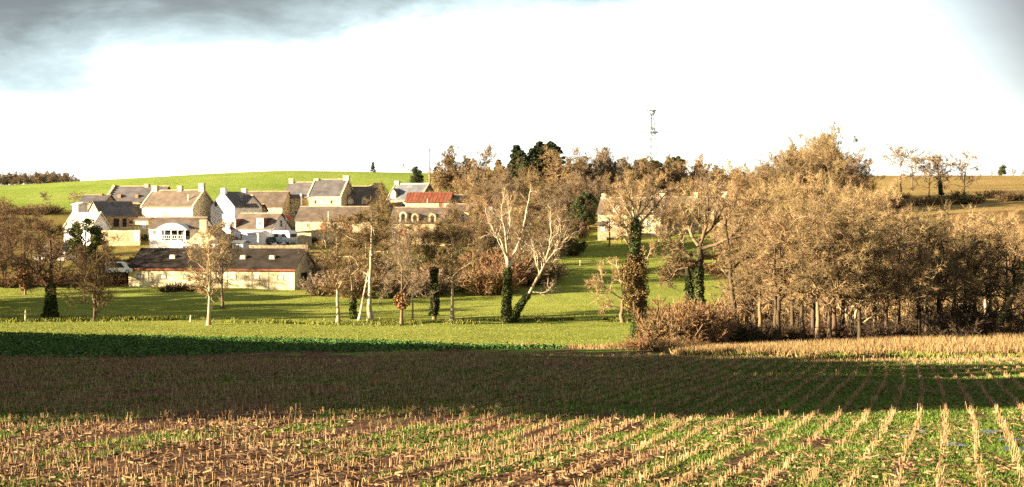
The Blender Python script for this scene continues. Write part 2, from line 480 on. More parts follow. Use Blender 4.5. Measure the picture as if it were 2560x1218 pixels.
for k, (nm, mt) in enumerate((('stubble_field', 'soil'), ('meadow', 'meadow'), ('grass_bank', 'bank'), ('hill', 'hill'), ('woodland_ground', 'litter'), ('fallow_hill', 'fallow'))):
    fz = fc[zone == k]; used, inv = np.unique(fz, return_inverse=True)
    V = GV.reshape(-1, 3)[used]
    me = mesh_from(nm, V, inv.reshape(-1, 4), smooth=True)
    o = tag(link(nm, me, M[mt]), kind='structure')
    if k == 0:
        a = me.attributes.new('weed', 'FLOAT', 'POINT'); a.data.foreach_set('value', weed_map(V[:, 0], np.maximum(V[:, 1], 1)).astype(np.float32))
zb = float(ground(0., 3.))
nb = 24
V = [(x, y, zb + (float(ground(x, 3.)) - zb) * 0 - (.01 if y > 2.9 else 0)) for y in np.linspace(-600, 3.0, 6) for x in np.linspace(-900, 900, 7)]
Q = [(j*7+i, j*7+i+1, j*7+i+8, j*7+i+7) for j in range(5) for i in range(6)]
tag(link('ground_behind', mesh_from('ground_behind', V, Q), M['soil']), kind='structure')
# ------------------------------------------------------------------ stubble, litter, weeds, crop
def inside(px, Y): return Y < field_end(px)
def lit_field(X, Y): return X / Y * F + 1280
r = np.random.default_rng(11)
# rows: X = c + .36 Y - .0006 Y^2 ; plants .14 m apart along the row
P = []
for c in np.arange(-75, 45, ROW_D):
    y = np.arange(23.5, 104, .075) + r.uniform(-.05, .05, len(np.arange(23.5, 104, .075)))
    x = c + .36 * y - .0006 * y * y + r.normal(0, .05, len(y)) + .12 * (fbm(y / 6 + c * 3, y * 0 + c, 2) - .5)
    P.append(np.stack([x, y], 1))
P = np.concatenate(P)
px = P[:, 0] / P[:, 1] * F + 1280
dens = fbm(P[:, 0] / 2.5 + 9, P[:, 1] / 2.5 + 9, 3)
keep = (px > -160) & (px < 2720) & (P[:, 1] < np.minimum(field_end(px) - 1.5, 104)) & (r.random(len(P)) < np.clip(.68 + (dens - .45) * 2.4, .2, .98) * np.where(P[:, 1] > 70, .6, 1) * np.interp(px, [1500, 2100], [1., .72]))
keep &= ~((px < 900) & (P[:, 1] > 92))
P = P[keep]
# headland rows across the far right edge of the field
H = []
for k in range(7):
    x = np.arange(2, 38, .12)
    y = field_end(1280 + 350 * (x / 9)) - 3.2 - .8 * k + r.normal(0, .06, len(x))
    H.append(np.stack([x, y], 1)[r.random(len(x)) < np.clip((x - 2) / 14, .1, .95)])
H = np.concatenate(H); P = np.concatenate([P, H])
pz = ground(P[:, 0], P[:, 1])
POS = np.stack([P[:, 0], P[:, 1], pz - .02], 1)
order = np.argsort(P[:, 1] + abs(P[:, 0]) * .2); POS = POS[order]

def stalk_base(seed):
    """cut stalk: tapered stem, slanting cut, a torn leaf sheath"""
    q = np.random.default_rng(seed); k = 5
    b = MB(); r0, r1 = .016, .012
    b.tube([(0, 0, -.02), (.004, 0, .12), (q.uniform(-.012, .012), q.uniform(-.01, .01), .28)], [r0, .013, r1], k)
    a = q.uniform(0, 6.28); ca, sa = math.cos(a), math.sin(a)
    L = q.uniform(.05, .13)
    p = [(ca * .012, sa * .012, .1), (ca * .06, sa * .06, .1 + L * .6), (ca * .12, sa * .12, .06 + L * .4)]
    w = np.array([-sa, ca, 0]) * .008
    V = []
    for c_ in p: V += [np.array(c_) - w, np.array(c_) + w]
    b.add(V, [(0, 1, 3, 2), (2, 3, 5, 4)])
    return b
sb = [stalk_base(s) for s in range(5)]
smesh = [b.mesh('maize_stalk') for b in sb]
for me in smesh: me.materials.append(M['straw'])
view = (POS[:, 0] / POS[:, 1] * F + 1280 > 20) & (POS[:, 0] / POS[:, 1] * F + 1280 < 2540) & (POS[:, 1] > 28)
near = np.where(view)[0][:300]
hh = .45 + .42 * r.random(len(POS)) ** 1.2 + (r.random(len(POS)) < .03) * .5
for n_, i in enumerate(near):
    o = bpy.data.objects.new('maize_stalk', smesh[n_ % 5]); COL.objects.link(o)
    o.location = POS[i]; o.rotation_euler = (r.normal(0, .12), r.normal(0, .12), r.uniform(0, 6.28)); o.scale = (.64, .64, hh[i])
    tag(o, 'cut straw coloured maize stalk standing in the nearest stubble rows', 'maize stalk', 'maize stalks in the nearest stubble rows')
rest = np.setdiff1d(np.arange(len(POS)), near)
mb = MB()
for k in range(5):
    s = rest[k::5]
    bv = np.concatenate(sb[k].V); bq = np.concatenate(sb[k].Q); bt = np.concatenate(sb[k].T)
    sc = np.stack([np.full(len(s), .64), np.full(len(s), .64), hh[s]], 1)
    sc[:, :2] *= np.clip(POS[s, 1] / 45, 1, 1.7)[:, None]
    V, Q, T = scatter(bv, bq, POS[s], r.uniform(0, 6.28, len(s)), sc, r.normal(0, .14, (len(s), 2)), bt)
    mb.add(V, Q, T)
tag(mb.obj('maize_stubble', M['straw']), 'rows of cut maize stubble running over the field', 'stubble', kind='stuff')

# straw and leaf debris lying between the rows
def field_points(n, ylo, yhi, pw=1.):
    y = ylo + (yhi - ylo) * r.random(n) ** pw
    u = r.uniform(-200, 2760, n); x = (u - 1280) / F * y
    k = inside(u, y); return x[k], y[k], u[k]
x, y, u = field_points(60000, 23.5, 100, 1.3)
k = fbm(x / 2, y / 2, 3) > .40; x, y = x[k], y[k]
n = len(x); a = r.uniform(0, 6.28, n); L = r.uniform(.03, .11, n); w = r.uniform(.004, .010, n) * np.clip(y / 40, 1, 2)
d = np.stack([np.cos(a) * L, np.sin(a) * L, r.normal(0, .25, n) * L], 1); s = np.stack([-np.sin(a) * w, np.cos(a) * w, r.uniform(-.01, .02, n)], 1)
C = np.stack([x, y, ground(x, y) + .03 + .05 * r.random(n)], 1)
V = np.stack([C - d - s, C - d + s, C + d + s, C + d - s], 1).reshape(-1, 3)
tag(link('straw_litter', mesh_from('straw_litter', V, np.arange(4 * n).reshape(-1, 4)), M['straw_dull']), 'broken straw and dry leaves littered between the stubble rows', 'straw litter', kind='stuff')

# green weeds
x, y, u = field_points(520000, 23.5, 98, 1.2)
k = weed_map(x, y) + r.normal(0, .16, len(x)) > .62; x, y = x[k], y[k]
n = len(x); a = r.uniform(0, 6.28, n); hgt = r.uniform(.04, .12, n); w = r.uniform(.008, .02, n) * np.clip(y / 35, 1, 2.2)
C = np.stack([x, y, ground(x, y) - .01], 1); s = np.stack([np.cos(a) * w, np.sin(a) * w, 0 * a], 1)
tip = C + np.stack([r.normal(0, .06, n), r.normal(0, .06, n), hgt], 1)
V = np.stack([C - s, C + s, tip], 1).reshape(-1, 3)
tag(link('field_weeds', mesh_from('field_weeds', V, None, np.arange(3 * n).reshape(-1, 3)), M['weed']), 'low green weeds growing in patches among the stubble', 'weeds', kind='stuff')

# leafy cover crop along the far left side of the field
n = 70000
u = r.uniform(-250, 1420, n); ye = field_end(u)
lo = np.interp(u, [-250, 0, 400, 900, 1420], [90, 92, 96, 106, 116])
y = lo + (ye - lo) * r.random(n) ** .75
k = r.random(n) < np.clip((y - lo + 6) / 40 + .05, 0, 1) * np.interp(u, [1100, 1420], [1, .2]); u, y = u[k], y[k]; x = (u - 1280) / F * y; n = len(x)
hc = .10 + .30 * fbm(x / 3, y / 3, 3)
C = np.stack([x, y, ground(x, y) + hc * r.random(n) ** .5], 1)
V, Q = leaves(r, C, .13, .6)
V2, Q2 = leaves(r, C + r.normal(0, .12, C.shape) + np.array([0, 0, -.04]), .10, .6)
mb = MB().add(V, Q).add(V2, Q2)
tag(mb.obj('leafy_crop', M['crop']), 'dark green leafy crop between the stubble and the meadow', 'crop', kind='stuff')

def blades(name, mat, u, y, h, w, lean=.25, label='', cat='', seed=0):
    q = np.random.default_rng(seed); x = (u - 1280) / F * y; n = len(x)
    a = q.uniform(0, 6.28, n); hh_ = h * q.uniform(.5, 1.25, n); ww = w * q.uniform(.6, 1.3, n)
    C = np.stack([x, y, ground(x, y) - .03], 1); s = np.stack([np.cos(a) * ww, np.sin(a) * ww, 0 * a], 1)
    tip = C + np.stack([q.normal(0, lean, n) * hh_, q.normal(0, lean, n) * hh_, hh_], 1)
    V = np.stack([C - s, C + s, tip], 1).reshape(-1, 3)
    return tag(link(name, mesh_from(name, V, None, np.arange(3 * n).reshape(-1, 3)), M[mat]), label, cat, kind='stuff')
# tall dry grass strip on the right, between the stubble and the wood
n = 60000
u = r.uniform(1560, 2900, n); e = field_end(u)
hi = np.interp(u, [1560, 1700, 1850, 2100, 2560, 2900], [121, 112, 110, 116, 136, 140])
y = e + (hi - e) * r.random(n)
k = (y > e) & (fbm(((u - 1280) / F * y) / 2, y / 2, 3) + .35 * (y - e) / (hi - e + .1) > np.interp(u, [1560, 1900, 2300], [.52, .52, .42])); u, y = u[k], y[k]
blades('dry_grass', 'drygrass', u, y, np.interp(u, [1560, 1900, 2560], [.5, .6, .8]), .04, .35, 'tall straw coloured grass along the edge of the wood', 'dry grass', 1)
n = 26000
u = r.uniform(1500, 2900, n); e = field_end(u); y = e + r.uniform(-2, 12, n)
k = fbm(((u - 1280) / F * y) / 3 + 7, y / 3, 3) > .46
blades('green_verge', 'turf', u[k], y[k], .35, .05, .4, 'green grass verge between stubble and dry grass', 'grass', 2)
# short dry fringe where the stubble meets the meadow
u = r.uniform(1280, 1720, 9000); y = field_end(u) + r.uniform(-3, 5, 9000)
blades('fringe_grass', 'drygrass', u, y, .5, .05, .4, 'pale dry grass fringe between stubble and meadow', 'dry grass', 3)
# tufts along the ditch that crosses the meadow
n = 30000
u = r.uniform(-200, 1650, n); dy = r.normal(0, 2.6, n) * r.random(n); yy = 189 + 3 * np.sin(u / 190.) + dy
k = fbm(u / 60., yy / 3, 3) > .50
blades('ditch_grass', 'turf', u[k], yy[k], .5, .07, .5, 'rough tufted grass along the ditch across the meadow', 'grass', 4)
# grass sward of the meadow near the crop
n = 110000
u = r.uniform(-200, 1800, n); y = field_end(u) + 1 + 84 * r.random(n) ** 1.3
k = (u < 1640)
blades('meadow_sward', 'turf', u[k], y[k], .09, .06, .6, 'short grazed grass of the meadow', 'grass', 5)
# small pools of water lying between the rows
for i, (ppx, ppy, w, l) in enumerate(((2472, 1082, .55, .22), (2530, 1100, .5, .2), (2550, 1128, .5, .28), (2396, 1118, .35, .16), (2274, 1098, .28, .12), (2310, 1083, .22, .1))):
    Yp = 12097 / (ppy - 768); p = gpoint(ppx, Yp)
    a = np.linspace(0, 2 * PI, 15)[:-1]; rr = 1 + .35 * np.sin(a * 2 + i) + .2 * np.sin(a * 5 + 2 * i)
    V = [(0, 0, 0)] + [(w * .6 * rr_ * math.cos(t_), l * 1.6 * rr_ * math.sin(t_), 0) for t_, rr_ in zip(a, rr)]
    T = [(0, j + 1, (j + 1) % 14 + 1) for j in range(14)]
    if 'water' not in M:
        g, t = new_mat('rain_water', .03, .8); t.out.default_value = (.02, .018, .014, 1); M['water'] = g
    o = link('puddle', mesh_from('puddle', V, None, T), M['water']); o.location = p + Vector((0, 0, .05)); tag(o, kind='structure')

# ------------------------------------------------------------------ trees
def poly(pts, n):
    """smooth resampling of a list of (x, y, z, radius)"""
    pts = np.array(pts, float); k = np.arange(len(pts))
    d = np.concatenate([[0], np.cumsum(np.linalg.norm(np.diff(pts[:, :3], axis=0), axis=1))])
    t = np.linspace(0, d[-1], n)
    q = np.stack([np.interp(t, d, pts[:, c]) for c in range(4)], 1)
    for _ in range(2):
        q[1:-1, :3] = q[1:-1, :3] * .5 + (q[2:, :3] + q[:-2, :3]) * .25
    return q[:, :3], q[:, 3]

def top_of(me):
    a = np.empty(len(me.vertices) * 3, np.float32); me.vertices.foreach_get('co', a); return float(np.percentile(a[2::3], 99.6))

def wid_of(me):
    a = np.empty(len(me.vertices) * 3, np.float32); me.vertices.foreach_get('co', a); return 2 * float(np.percentile(np.hypot(a[0::3], a[1::3]), 93))

def bare_proto(seed, H=12., tr=.22, crown0=.3, top=.85, n1=13, l1=(.30, .46), a1=(.6, 1.15), up1=.25, n2=9, n3=7, n4=6, wig=.28, tw=.022, twl=(.35, .9), stems=1, spread=.12, lean=0., t1len=.45, ivy=None, taper=.45, thick=(.0, .011)):
    """bare winter tree -> {'trunk': mesh, 'crown': mesh, 'ivy': mesh}"""
    q = np.random.default_rng(seed)
    tp, tR = [], []
    for s in range(stems):
        n = 14; z = np.linspace(0, 1, n); a = q.uniform(0, 6.28)
        sp = spread * H * (0 if stems == 1 else 1) * z ** 1.1
        wob = np.cumsum(q.normal(0, wig * .022 * H, (n, 2)), axis=0); wob -= wob[0]
        h = H * top * (1 if s == 0 else q.uniform(.75, 1))
        x = wob[:, 0] * .32 + sp * math.cos(a) + lean * z * H; y = wob[:, 1] * .32 + sp * math.sin(a)
        tp.append(np.stack([x, y, z * h - .15], 1))
        tR.append(tr * (1 if stems == 1 else .75) * (1 - .88 * z ** .8) * (1 + .6 * np.exp(-z * 14)))
    P0, R0 = np.array(tp), np.array(tR)
    P1, R1 = grow(q, P0, R0, n1, crown0, .99, l1[0], l1[1], a1[0], a1[1], up1, wig, 8, .62, .03, taper_len=taper)
    # every stem end also carries limbs
    P2, R2 = grow(q, P1, R1, n2, .15, 1, .26, .55, .45, 1.15, .12, wig, 6, .6, .018)
    P3, R3 = grow(q, P2, R2, n3, .12, 1, .30, .62, .4, 1.1, .08, wig, 4, .65, .010)
    out = MB(); V, Q = tubes(P0, R0, 8); out.add(V, Q); V, Q = tubes(P1, R1, 5); out.add(V, Q)
    cr = MB(); V, Q = tubes(P2, np.maximum(R2, thick[0]), 4); cr.add(V, Q); V, Q = tubes(P3, np.maximum(R3, thick[1]), 3); cr.add(V, Q)
    V, T = twigs(q, P3, n4, .1, 1, twl[0], twl[1], .3, 1.1, .12, tw); cr.add(V, None, T)
    V, T = twigs(q, P2, n4, .4, 1, twl[0], twl[1], .3, 1.0, .12, tw); cr.add(V, None, T)
    d = {'trunk': out.mesh('trunk', True), 'crown': cr.mesh('crown')}
    if ivy: d['ivy'] = ivy_mesh(q, P0, R0, *ivy)
    d['H'] = top_of(d['crown']); d['W'] = wid_of(d['crown'])
    return d

def ivy_mesh(q, P0, R0, t0, t1, n, fat, size=.16):
    t = q.uniform(t0, t1, n); m = P0.shape[1]; f = t * (m - 1.001); i = f.astype(int); fr = (f - i)[:, None]
    b = q.integers(0, len(P0), n)
    p = P0[b, i] * (1 - fr) + P0[b, i + 1] * fr; rad = R0[b, i]
    a = q.uniform(0, 6.28, n); rr = rad + fat * q.random(n) ** .7 * (.15 + 1.2 * vnoise(t * 12, a * 1.2))
    p = p + np.stack([np.cos(a) * rr, np.sin(a) * rr, q.normal(0, .12, n)], 1)
    V, Q = leaves(q, p, size, .7); return MB().add(V, Q).mesh('ivy')

def bush_proto(seed, stems=38, n2=7, n3=6, n4=5, tw=.020, flare=(.1, 1.1), leaf=None):
    """twiggy shrub about 1 m radius and 1.3 m high"""
    q = np.random.default_rng(seed)
    n = 7; B = stems
    a = q.uniform(0, 6.28, B); e = q.uniform(*flare, B); L = q.uniform(.7, 1.15, B)
    d = np.stack([np.sin(e) * np.cos(a), np.sin(e) * np.sin(a), np.cos(e)], 1)
    base = np.stack([np.cos(a), np.sin(a), 0 * a], 1) * (.28 * q.random(B) ** .5)[:, None]
    P0 = np.empty((B, n, 3)); P0[:, 0] = base
    for k in range(1, n):
        d = norm(d + q.normal(0, .10, (B, 3)) + np.array([0, 0, .03])); P0[:, k] = P0[:, k-1] + d * (L / (n - 1))[:, None]
    R0 = np.linspace(.022, .006, n)[None] * np.ones((B, 1))
    P1, R1 = grow(q, P0, R0, n2, .15, 1, .25, .5, .3, .9, .1, .2, 4, .7, .006)
    cr = MB(); V, Q = tubes(P0, R0, 4); cr.add(V, Q); V, Q = tubes(P1, R1, 3); cr.add(V, Q)
    V, T = twigs(q, P1, n3, .05, 1, .10, .28, .3, 1.0, .1, tw); cr.add(V, None, T)
    V, T = twigs(q, P0, n4 * 3, .1, 1, .12, .3, .4, 1.1, .1, tw); cr.add(V, None, T)
    if leaf:
        j = q.integers(0, len(P1), leaf); C = P1[j, q.integers(1, 4, leaf)] + q.normal(0, .05, (leaf, 3))
        lm = MB(); V, Q = leaves(q, C, .045, .6); lm.add(V, Q)
        return {'stems': cr.mesh('stems'), 'foliage': lm.mesh('foliage'), 'H': 1.3}
    return {'stems': cr.mesh('stems'), 'H': 1.3}

def evergreen_proto(seed, H=10., R=3., n=15000, clumps=46, size=.22, base=.12, shape='round', tr=.2):
    """leafy evergreen: leaves gathered in clumps through the crown"""
    q = np.random.default_rng(seed)
    z = q.uniform(base, 1, clumps)
    prof = {'round': np.sqrt(np.clip(1 - ((z - .52) / .52) ** 2, 0.03, 1)), 'cone': np.clip(1.05 - z, .04, 1) ** .75, 'column': np.clip(1.04 - z, .02, 1) ** .5}[shape]
    a = q.uniform(0, 6.28, clumps); rr = R * prof * q.uniform(.25, .95, clumps) ** .6
    C = np.stack([np.cos(a) * rr, np.sin(a) * rr, z * H], 1)
    cs = R * q.uniform(.22, .42, clumps) * (.45 + .6 * prof) * (1 if clumps < 80 else .7)
    if shape != 'round': C[0] = (0, 0, H); cs[0] = .35; C[1] = (0, 0, H * .94); cs[1] = .5
    j = q.integers(0, clumps, n); v = norm(q.normal(size=(n, 3))) * (q.random(n) ** .45)[:, None] * cs[j][:, None] * np.array([1, 1, .75])
    V, Q = leaves(q, C[j] + v, size, .55)
    cr = MB().add(V, Q)
    tk = MB(); tk.tube([(0, 0, -.3), (.05, .02, H * .4), (0, .05, H * .9)], [tr, tr * .7, .03], 7)
    P0 = np.repeat(np.array([[[0, 0, z_ * H * .8] for z_ in (0, .5, 1)]]), clumps, 0); P0[:, 0, 2] = C[:, 2] * .6; P0[:, 1] = C * np.array([.5, .5, .8]); P0[:, 2] = C
    V, Q = tubes(P0, np.repeat(np.array([[.06, .04, .015]]), clumps, 0), 4); tk.add(V, Q)
    d = {'trunk': tk.mesh('trunk', True), 'crown': cr.mesh('crown')}; d['H'] = top_of(d['crown']); d['W'] = wid_of(d['crown']); return d

def plant(proto, loc, scale, rz, mats, label, name='bare_tree', cat='tree', group=None):
    """a thing with one child per mesh of the prototype; copies share the mesh data"""
    rt = thing(name, loc, rz, label, cat, group, scale)
    for key, me in proto.items():
        if key in 'HW': continue
        o = bpy.data.objects.new(key, me); COL.objects.link(o); o.parent = rt
        if not me.materials: me.materials.append(M[mats[key]])
        elif me.materials[0] is not M[mats[key]]:
            o.material_slots[0].link = 'OBJECT'; o.material_slots[0].material = M[mats[key]]
    return rt

TM = dict(trunk='bark', crown='wood_twig', ivy='ivy', stems='wood_twig', foliage='bush_green')
def tm(**k): d = dict(TM); d.update(k); return d

slim = [bare_proto(100 + s, H=12, tr=.17, crown0=.24, n1=18, l1=(.30, .46), a1=(.5, 1.1), up1=.25, n2=8, n3=7, n4=6, wig=.30, taper=.55, tw=.016) for s in range(3)]
oak = [bare_proto(200 + s, H=12, tr=.26, crown0=.24, top=.75, n1=15, l1=(.50, .78), a1=(.7, 1.25), up1=.20, n2=9, n3=7, n4=6, wig=.38, taper=.5, tw=.016) for s in range(3)]
bushy = [bare_proto(300 + s, H=12, tr=.2, crown0=.12, top=.8, n1=13, l1=(.42, .66), a1=(.5, 1.0), up1=.3, n2=9, n3=7, n4=5, stems=2, spread=.18, wig=.34, tw=.018, thick=(.018, .010)) for s in range(3)]
dome = [bare_proto(350 + s, H=12, tr=.2, crown0=.06, top=.82, n1=10, l1=(.40, .66), a1=(.5, 1.05), up1=.28, n2=8, n3=7, n4=5, stems=4, spread=.42, wig=.34, tw=.022, thick=(.03, .018)) for s in range(3)]
airy = [bare_proto(400 + s, H=12, tr=.2, crown0=.33, top=.8, n1=10, l1=(.75, 1.15), a1=(.5, 1.0), up1=.2, n2=8, n3=6, n4=5, thick=(.06, .035), wig=.38, tw=.045, stems=1) for s in range(2)]
clear = [bare_proto(150 + s, H=12, tr=.19, crown0=.30, n1=19, l1=(.26, .46), a1=(.5, 1.2), up1=.22, n2=8, n3=6, n4=5, wig=.40, taper=.35, tw=.013, thick=(.024, .009)) for s in range(3)]
sdome = [bare_proto(360 + s, H=12, tr=.24, crown0=.08, top=.82, n1=11, l1=(.42, .70), a1=(.5, 1.05), up1=.28, n2=8, n3=7, n4=8, stems=4, spread=.42, wig=.3, tw=.05, thick=(.05, .032)) for s in range(2)]
bush = [bush_proto(500 + s) for s in range(3)]
leafbush = [bush_proto(520 + s, leaf=2600) for s in range(2)]
ever = [evergreen_proto(600, 10, 3.2), evergreen_proto(601, 10, 2.2, 16000, 90, .2, .06, 'column'), evergreen_proto(602, 12, 3.0, 18000, 130, .18, .05, 'cone'), evergreen_proto(603, 9, 3.8, 11000, 40, .2, .05, 'round')]

used = {}
def tree_at(proto, px, Y, top_py, mats=None, label='', name='bare_tree', group=None, rz=None, wide=1., base_py=None, cat='tree'):
    p = gpoint(px, Y)
    if base_py is not None: p.z = zrow(base_py, Y)
    H = zrow(top_py, Y) - p.z; s = H / proto['H']
    if 'W' in proto: wide = min(1.22, max(.72, .88 * wide * proto['H'] / proto['W']))
    return plant(proto, p, (s * wide, s * wide, s), r.uniform(0, 6.28) if rz is None else rz, mats or tm(), label, name, cat, group)

# --- the row of trees along the meadow ditch (base row, top row from the picture)
def meadow_tree(proto, px, base, top, label, mats=None, wide=1., rz=None, name='bare_tree', ylo=165, yhi=215):
    Y = depth_at(px, base, ylo, yhi)
    return tree_at(proto, px, Y, top, mats, label, name, None, rz, wide)
ivy1 = bare_proto(701, H=12, tr=.34, crown0=.34, top=.75, n1=14, l1=(.36, .58), a1=(.7, 1.25), up1=.2, wig=.36, ivy=(.0, .40, 4200, .2, .11))
meadow_tree(ivy1, 127, 800, 532, 'bare oak with dark ivy wrapped trunk, furthest left in the meadow', tm(trunk='bark_dark', crown='twig_dark'), 1.0, .4, 'ivy_tree')
meadow_tree(bushy[0], 234, 803, 592, 'short dense bare tree in the meadow, left of the long cream shed', tm(crown='twig_dark'), .78, 1.)
meadow_tree(slim[0], 521, 813, 560, 'slim pale trunked tree standing nearest, before the long cream shed', tm(trunk='bark_mid', crown='twig_gold'), .62, .3)
meadow_tree(slim[1], 556, 771, 545, 'slim tree with pale foot right behind the nearest slim tree', tm(crown='twig_grey'), .62, 2.2)
meadow_tree(slim[2], 845, 808, 545, 'straight slim tree at the right end of the long cream shed', tm(trunk='bark_mid'), .75, 4.)
clump = bare_proto(702, H=12, tr=.21, crown0=.38, top=.85, n1=13, l1=(.28, .48), a1=(.5, 1.1), stems=1, n4=7, wig=.35)
meadow_tree(clump, 926, 802, 500, 'tall pale thick trunked tree, biggest of the leaning clump', tm(trunk='bark_pale'), .80, .9)
lean1 = bare_proto(703, H=12, tr=.15, crown0=.45, top=.9, n1=10, l1=(.2, .34), lean=.14, wig=.2)
meadow_tree(lean1, 897, 800, 560, 'pale trunk leaning right against the biggest tree of the clump', tm(trunk='bark_pale'), .8, 0.)
lean2 = bare_proto(704, H=12, tr=.15, crown0=.45, top=.9, n1=12, l1=(.22, .36), lean=-.06, wig=.2, ivy=(0, .3, 700, .15))
meadow_tree(lean2, 884, 797, 535, 'thin tree leaning left at the left side of the clump', tm(trunk='bark'), .8, 0.)
meadow_tree(oak[0], 1004, 813, 585, 'small oak with russet leaves clothing its trunk', tm(trunk='bark', crown='twig_grey'), .62, 2.)
ivy2 = bare_proto(705, H=12, tr=.17, crown0=.45, top=.9, n1=14, l1=(.16, .30), a1=(.5, 1.2), wig=.2, ivy=(.07, .55, 5000, .30, .10))
meadow_tree(ivy2, 1086, 799, 558, 'slender tree with ivy sleeve right of the russet leaved oak', tm(), .8, 0., 'ivy_tree')
fork = bare_proto(706, H=12, tr=.2, crown0=.38, top=.88, n1=13, l1=(.2, .36), a1=(.5, 1.1), wig=.3)
meadow_tree(fork, 1131, 803, 545, 'bare tree with pale left side between ivy sleeve and twin trunked tree', tm(trunk='bark_mid'), .8, 1.3)
# russet leaves round the foot of the small oak
Yo = depth_at(1004, 813, 165, 215); q = np.random.default_rng(5); n = 1500
C = norm(q.normal(size=(n, 3))) * (q.random(n) ** .4)[:, None] * np.array([1.25, 1.1, 1.15]) + np.array([0, 0, 3.2])
V, Q = leaves(q, C, .16, .6)
for o in [o for o in COL.objects if o.get('label', '').startswith('small oak with russet')]:
    c = MB().add(V, Q).obj('leaf_clump', M['dead_leaf'], o); s = o.scale[0]; c.scale = (1 / s, 1 / s, 1 / o.scale[2])
    c['label'] = 'russet dead leaves round the trunk'
# dead snag
Ys = depth_at(1031, 801, 165, 215); p = gpoint(1031, Ys)
rt = thing('dead_trunk', p, 0, 'thin dead trunk without a crown, right of the russet leaved oak', 'dead tree')
b = MB(); b.tube([(0, 0, -.1), (.05, 0, 1.8), (-.04, 0, 3.4), (-.1, 0, 4.6)], [.15, .12, .11, .08], 7); b.obj('trunk', M['bark_mid'], rt, True)
b = MB(); b.tube([(-.05, 0, 3.8), (.15, -.1, 4.2)], [.05, .02], 5); b.tube([(-.09, 0, 4.5), (-.3, .1, 4.7)], [.05, .02], 5); b.obj('branch', M['bark_mid'], rt, True)

def custom(name, label, px, base_py, Y, limbs, mats, ivy=None, grow_par=None, seed=0, extra=None, cat='tree', slim_f=.85):
    """tree whose trunk and limbs follow given outlines: limbs = {part: [[(px, py, depth offset, radius), ...], ...]}"""
    base = gpoint(px, Y); base.z = min(base.z, zrow(base_py, Y) + .0)
    rt = thing(name, base, 0, label, cat)
    q = np.random.default_rng(seed); allP, allR = [], []
    store, meshes = {}, {}
    for part, lst in limbs.items():
        mb = MB()
        for pl in lst:
            w = [(*(at(a, b_, Y + dY) - base), rad * (1 if part == 'trunk' else slim_f)) for a, b_, dY, rad in pl]
            P_, R_ = poly(w, 14)
            P_[1:-1] += q.normal(0, .05, P_[1:-1].shape)
            V, Q = tubes(P_[None], R_[None], 7); mb.add(V, Q)
            store.setdefault(part, []).append((P_, R_))
            if part != 'trunk': allP.append(P_); allR.append(R_)
        meshes[part] = mb
    g = grow_par; P0, R0 = np.array(allP), np.array(allR)
    P1, R1 = grow(q, P0, R0, g['n1'], g.get('t0', .3), 1, g['l'][0], g['l'][1], .25, .9, .2, .3, 7, .65, .02, taper_len=.5, absolute=True)
    V, Q = tubes(P1, np.maximum(R1, .018), 4); meshes['limb'].add(V, Q)
    for part, mb in meshes.items(): mb.obj(part, M[mats[part]], rt, True)
    P2, R2 = grow(q, P1, R1, g['n2'], .15, 1, .3, .6, .4, 1.1, .1, .3, 5, .6, .012)
    cr = MB(); V, Q = tubes(P2, np.maximum(R2, .011), 3); cr.add(V, Q)
    V, T = twigs(q, P2, g['n3'], .1, 1, .35, .9, .3, 1.1, .12, .018); cr.add(V, None, T)
    V, T = twigs(q, P1, g['n3'], .2, 1, .35, .9, .3, 1.1, .12, .018); cr.add(V, None, T)
    cr.obj('crown', M[mats['crown']], rt)
    for it in (ivy or []):
        part, mat, t0, t1, n, fat, size = it
        P0 = np.array([a for a, _ in store[part]]); R0 = np.array([b_ for _, b_ in store[part]])
        link('ivy', ivy_mesh(q, P0, R0, t0, t1, n, fat, size), M[mat], rt)
    return rt

# twin trunked tree with bleached limbs
YK = depth_at(1270, 806, 165, 215)
custom('ivy_tree', 'big twin trunked tree with ivy on both trunks and bleached fan of limbs', 1272, 806, YK, {
    'trunk': [[(1265, 812, 0, .62), (1268, 760, 0, .45), (1268, 700, 0, .40), (1270, 668, 0, .34)],
              [(1280, 808, -.3, .5), (1296, 768, -.5, .36), (1322, 735, -.6, .30)]],
    'limb': [[(1270, 668, 0, .28), (1262, 630, 0, .2), (1252, 600, .4, .15), (1225, 560, .8, .1), (1214, 520, 1, .05)],
             [(1270, 668, 0, .28), (1268, 620, -.4, .22), (1262, 570, -.8, .17), (1252, 530, -1, .1), (1262, 470, -1, .05)],
             [(1272, 668, 0, .26), (1290, 625, .4, .2), (1305, 585, .5, .16), (1318, 520, .6, .11), (1328, 470, .6, .05)],
             [(1274, 668, 0, .22), (1303, 640, .5, .15), (1325, 600, .8, .12), (1328, 560, 1, .06)],
             [(1266, 640, -.3, .14), (1240, 590, -.8, .1), (1222, 545, -1, .05)],
             [(1266, 610, .5, .14), (1276, 560, .8, .1), (1272, 500, 1, .05)],
             [(1322, 735, -.6, .26), (1342, 700, -.8, .22), (1362, 660, -1, .19), (1378, 600, -1, .14), (1376, 530, -1, .06)],
             [(1362, 660, -1, .17), (1390, 625, -1.2, .12), (1412, 600, -1.4, .09), (1436, 580, -1.5, .04)],
             [(1350, 690, -.8, .14), (1338, 650, -1, .1), (1332, 610, -1, .05)],
             [(1330, 728, -.6, .14), (1352, 734, -1, .11), (1372, 730, -1.2, .08), (1380, 712, -1.2, .04)],
             [(1385, 640, -1.1, .1), (1402, 590, -1.2, .07), (1400, 545, -1.2, .04)]]},
    {'trunk': 'bark_dark', 'limb': 'bark_pale', 'crown': 'twig_grey'},
    [('trunk', 'ivy', 0, .97, 7000, .26, .11)], dict(n1=11, l=(1.4, 3.4), n2=8, n3=5, t0=.25), 21, slim_f=.74)
q = np.random.default_rng(77)
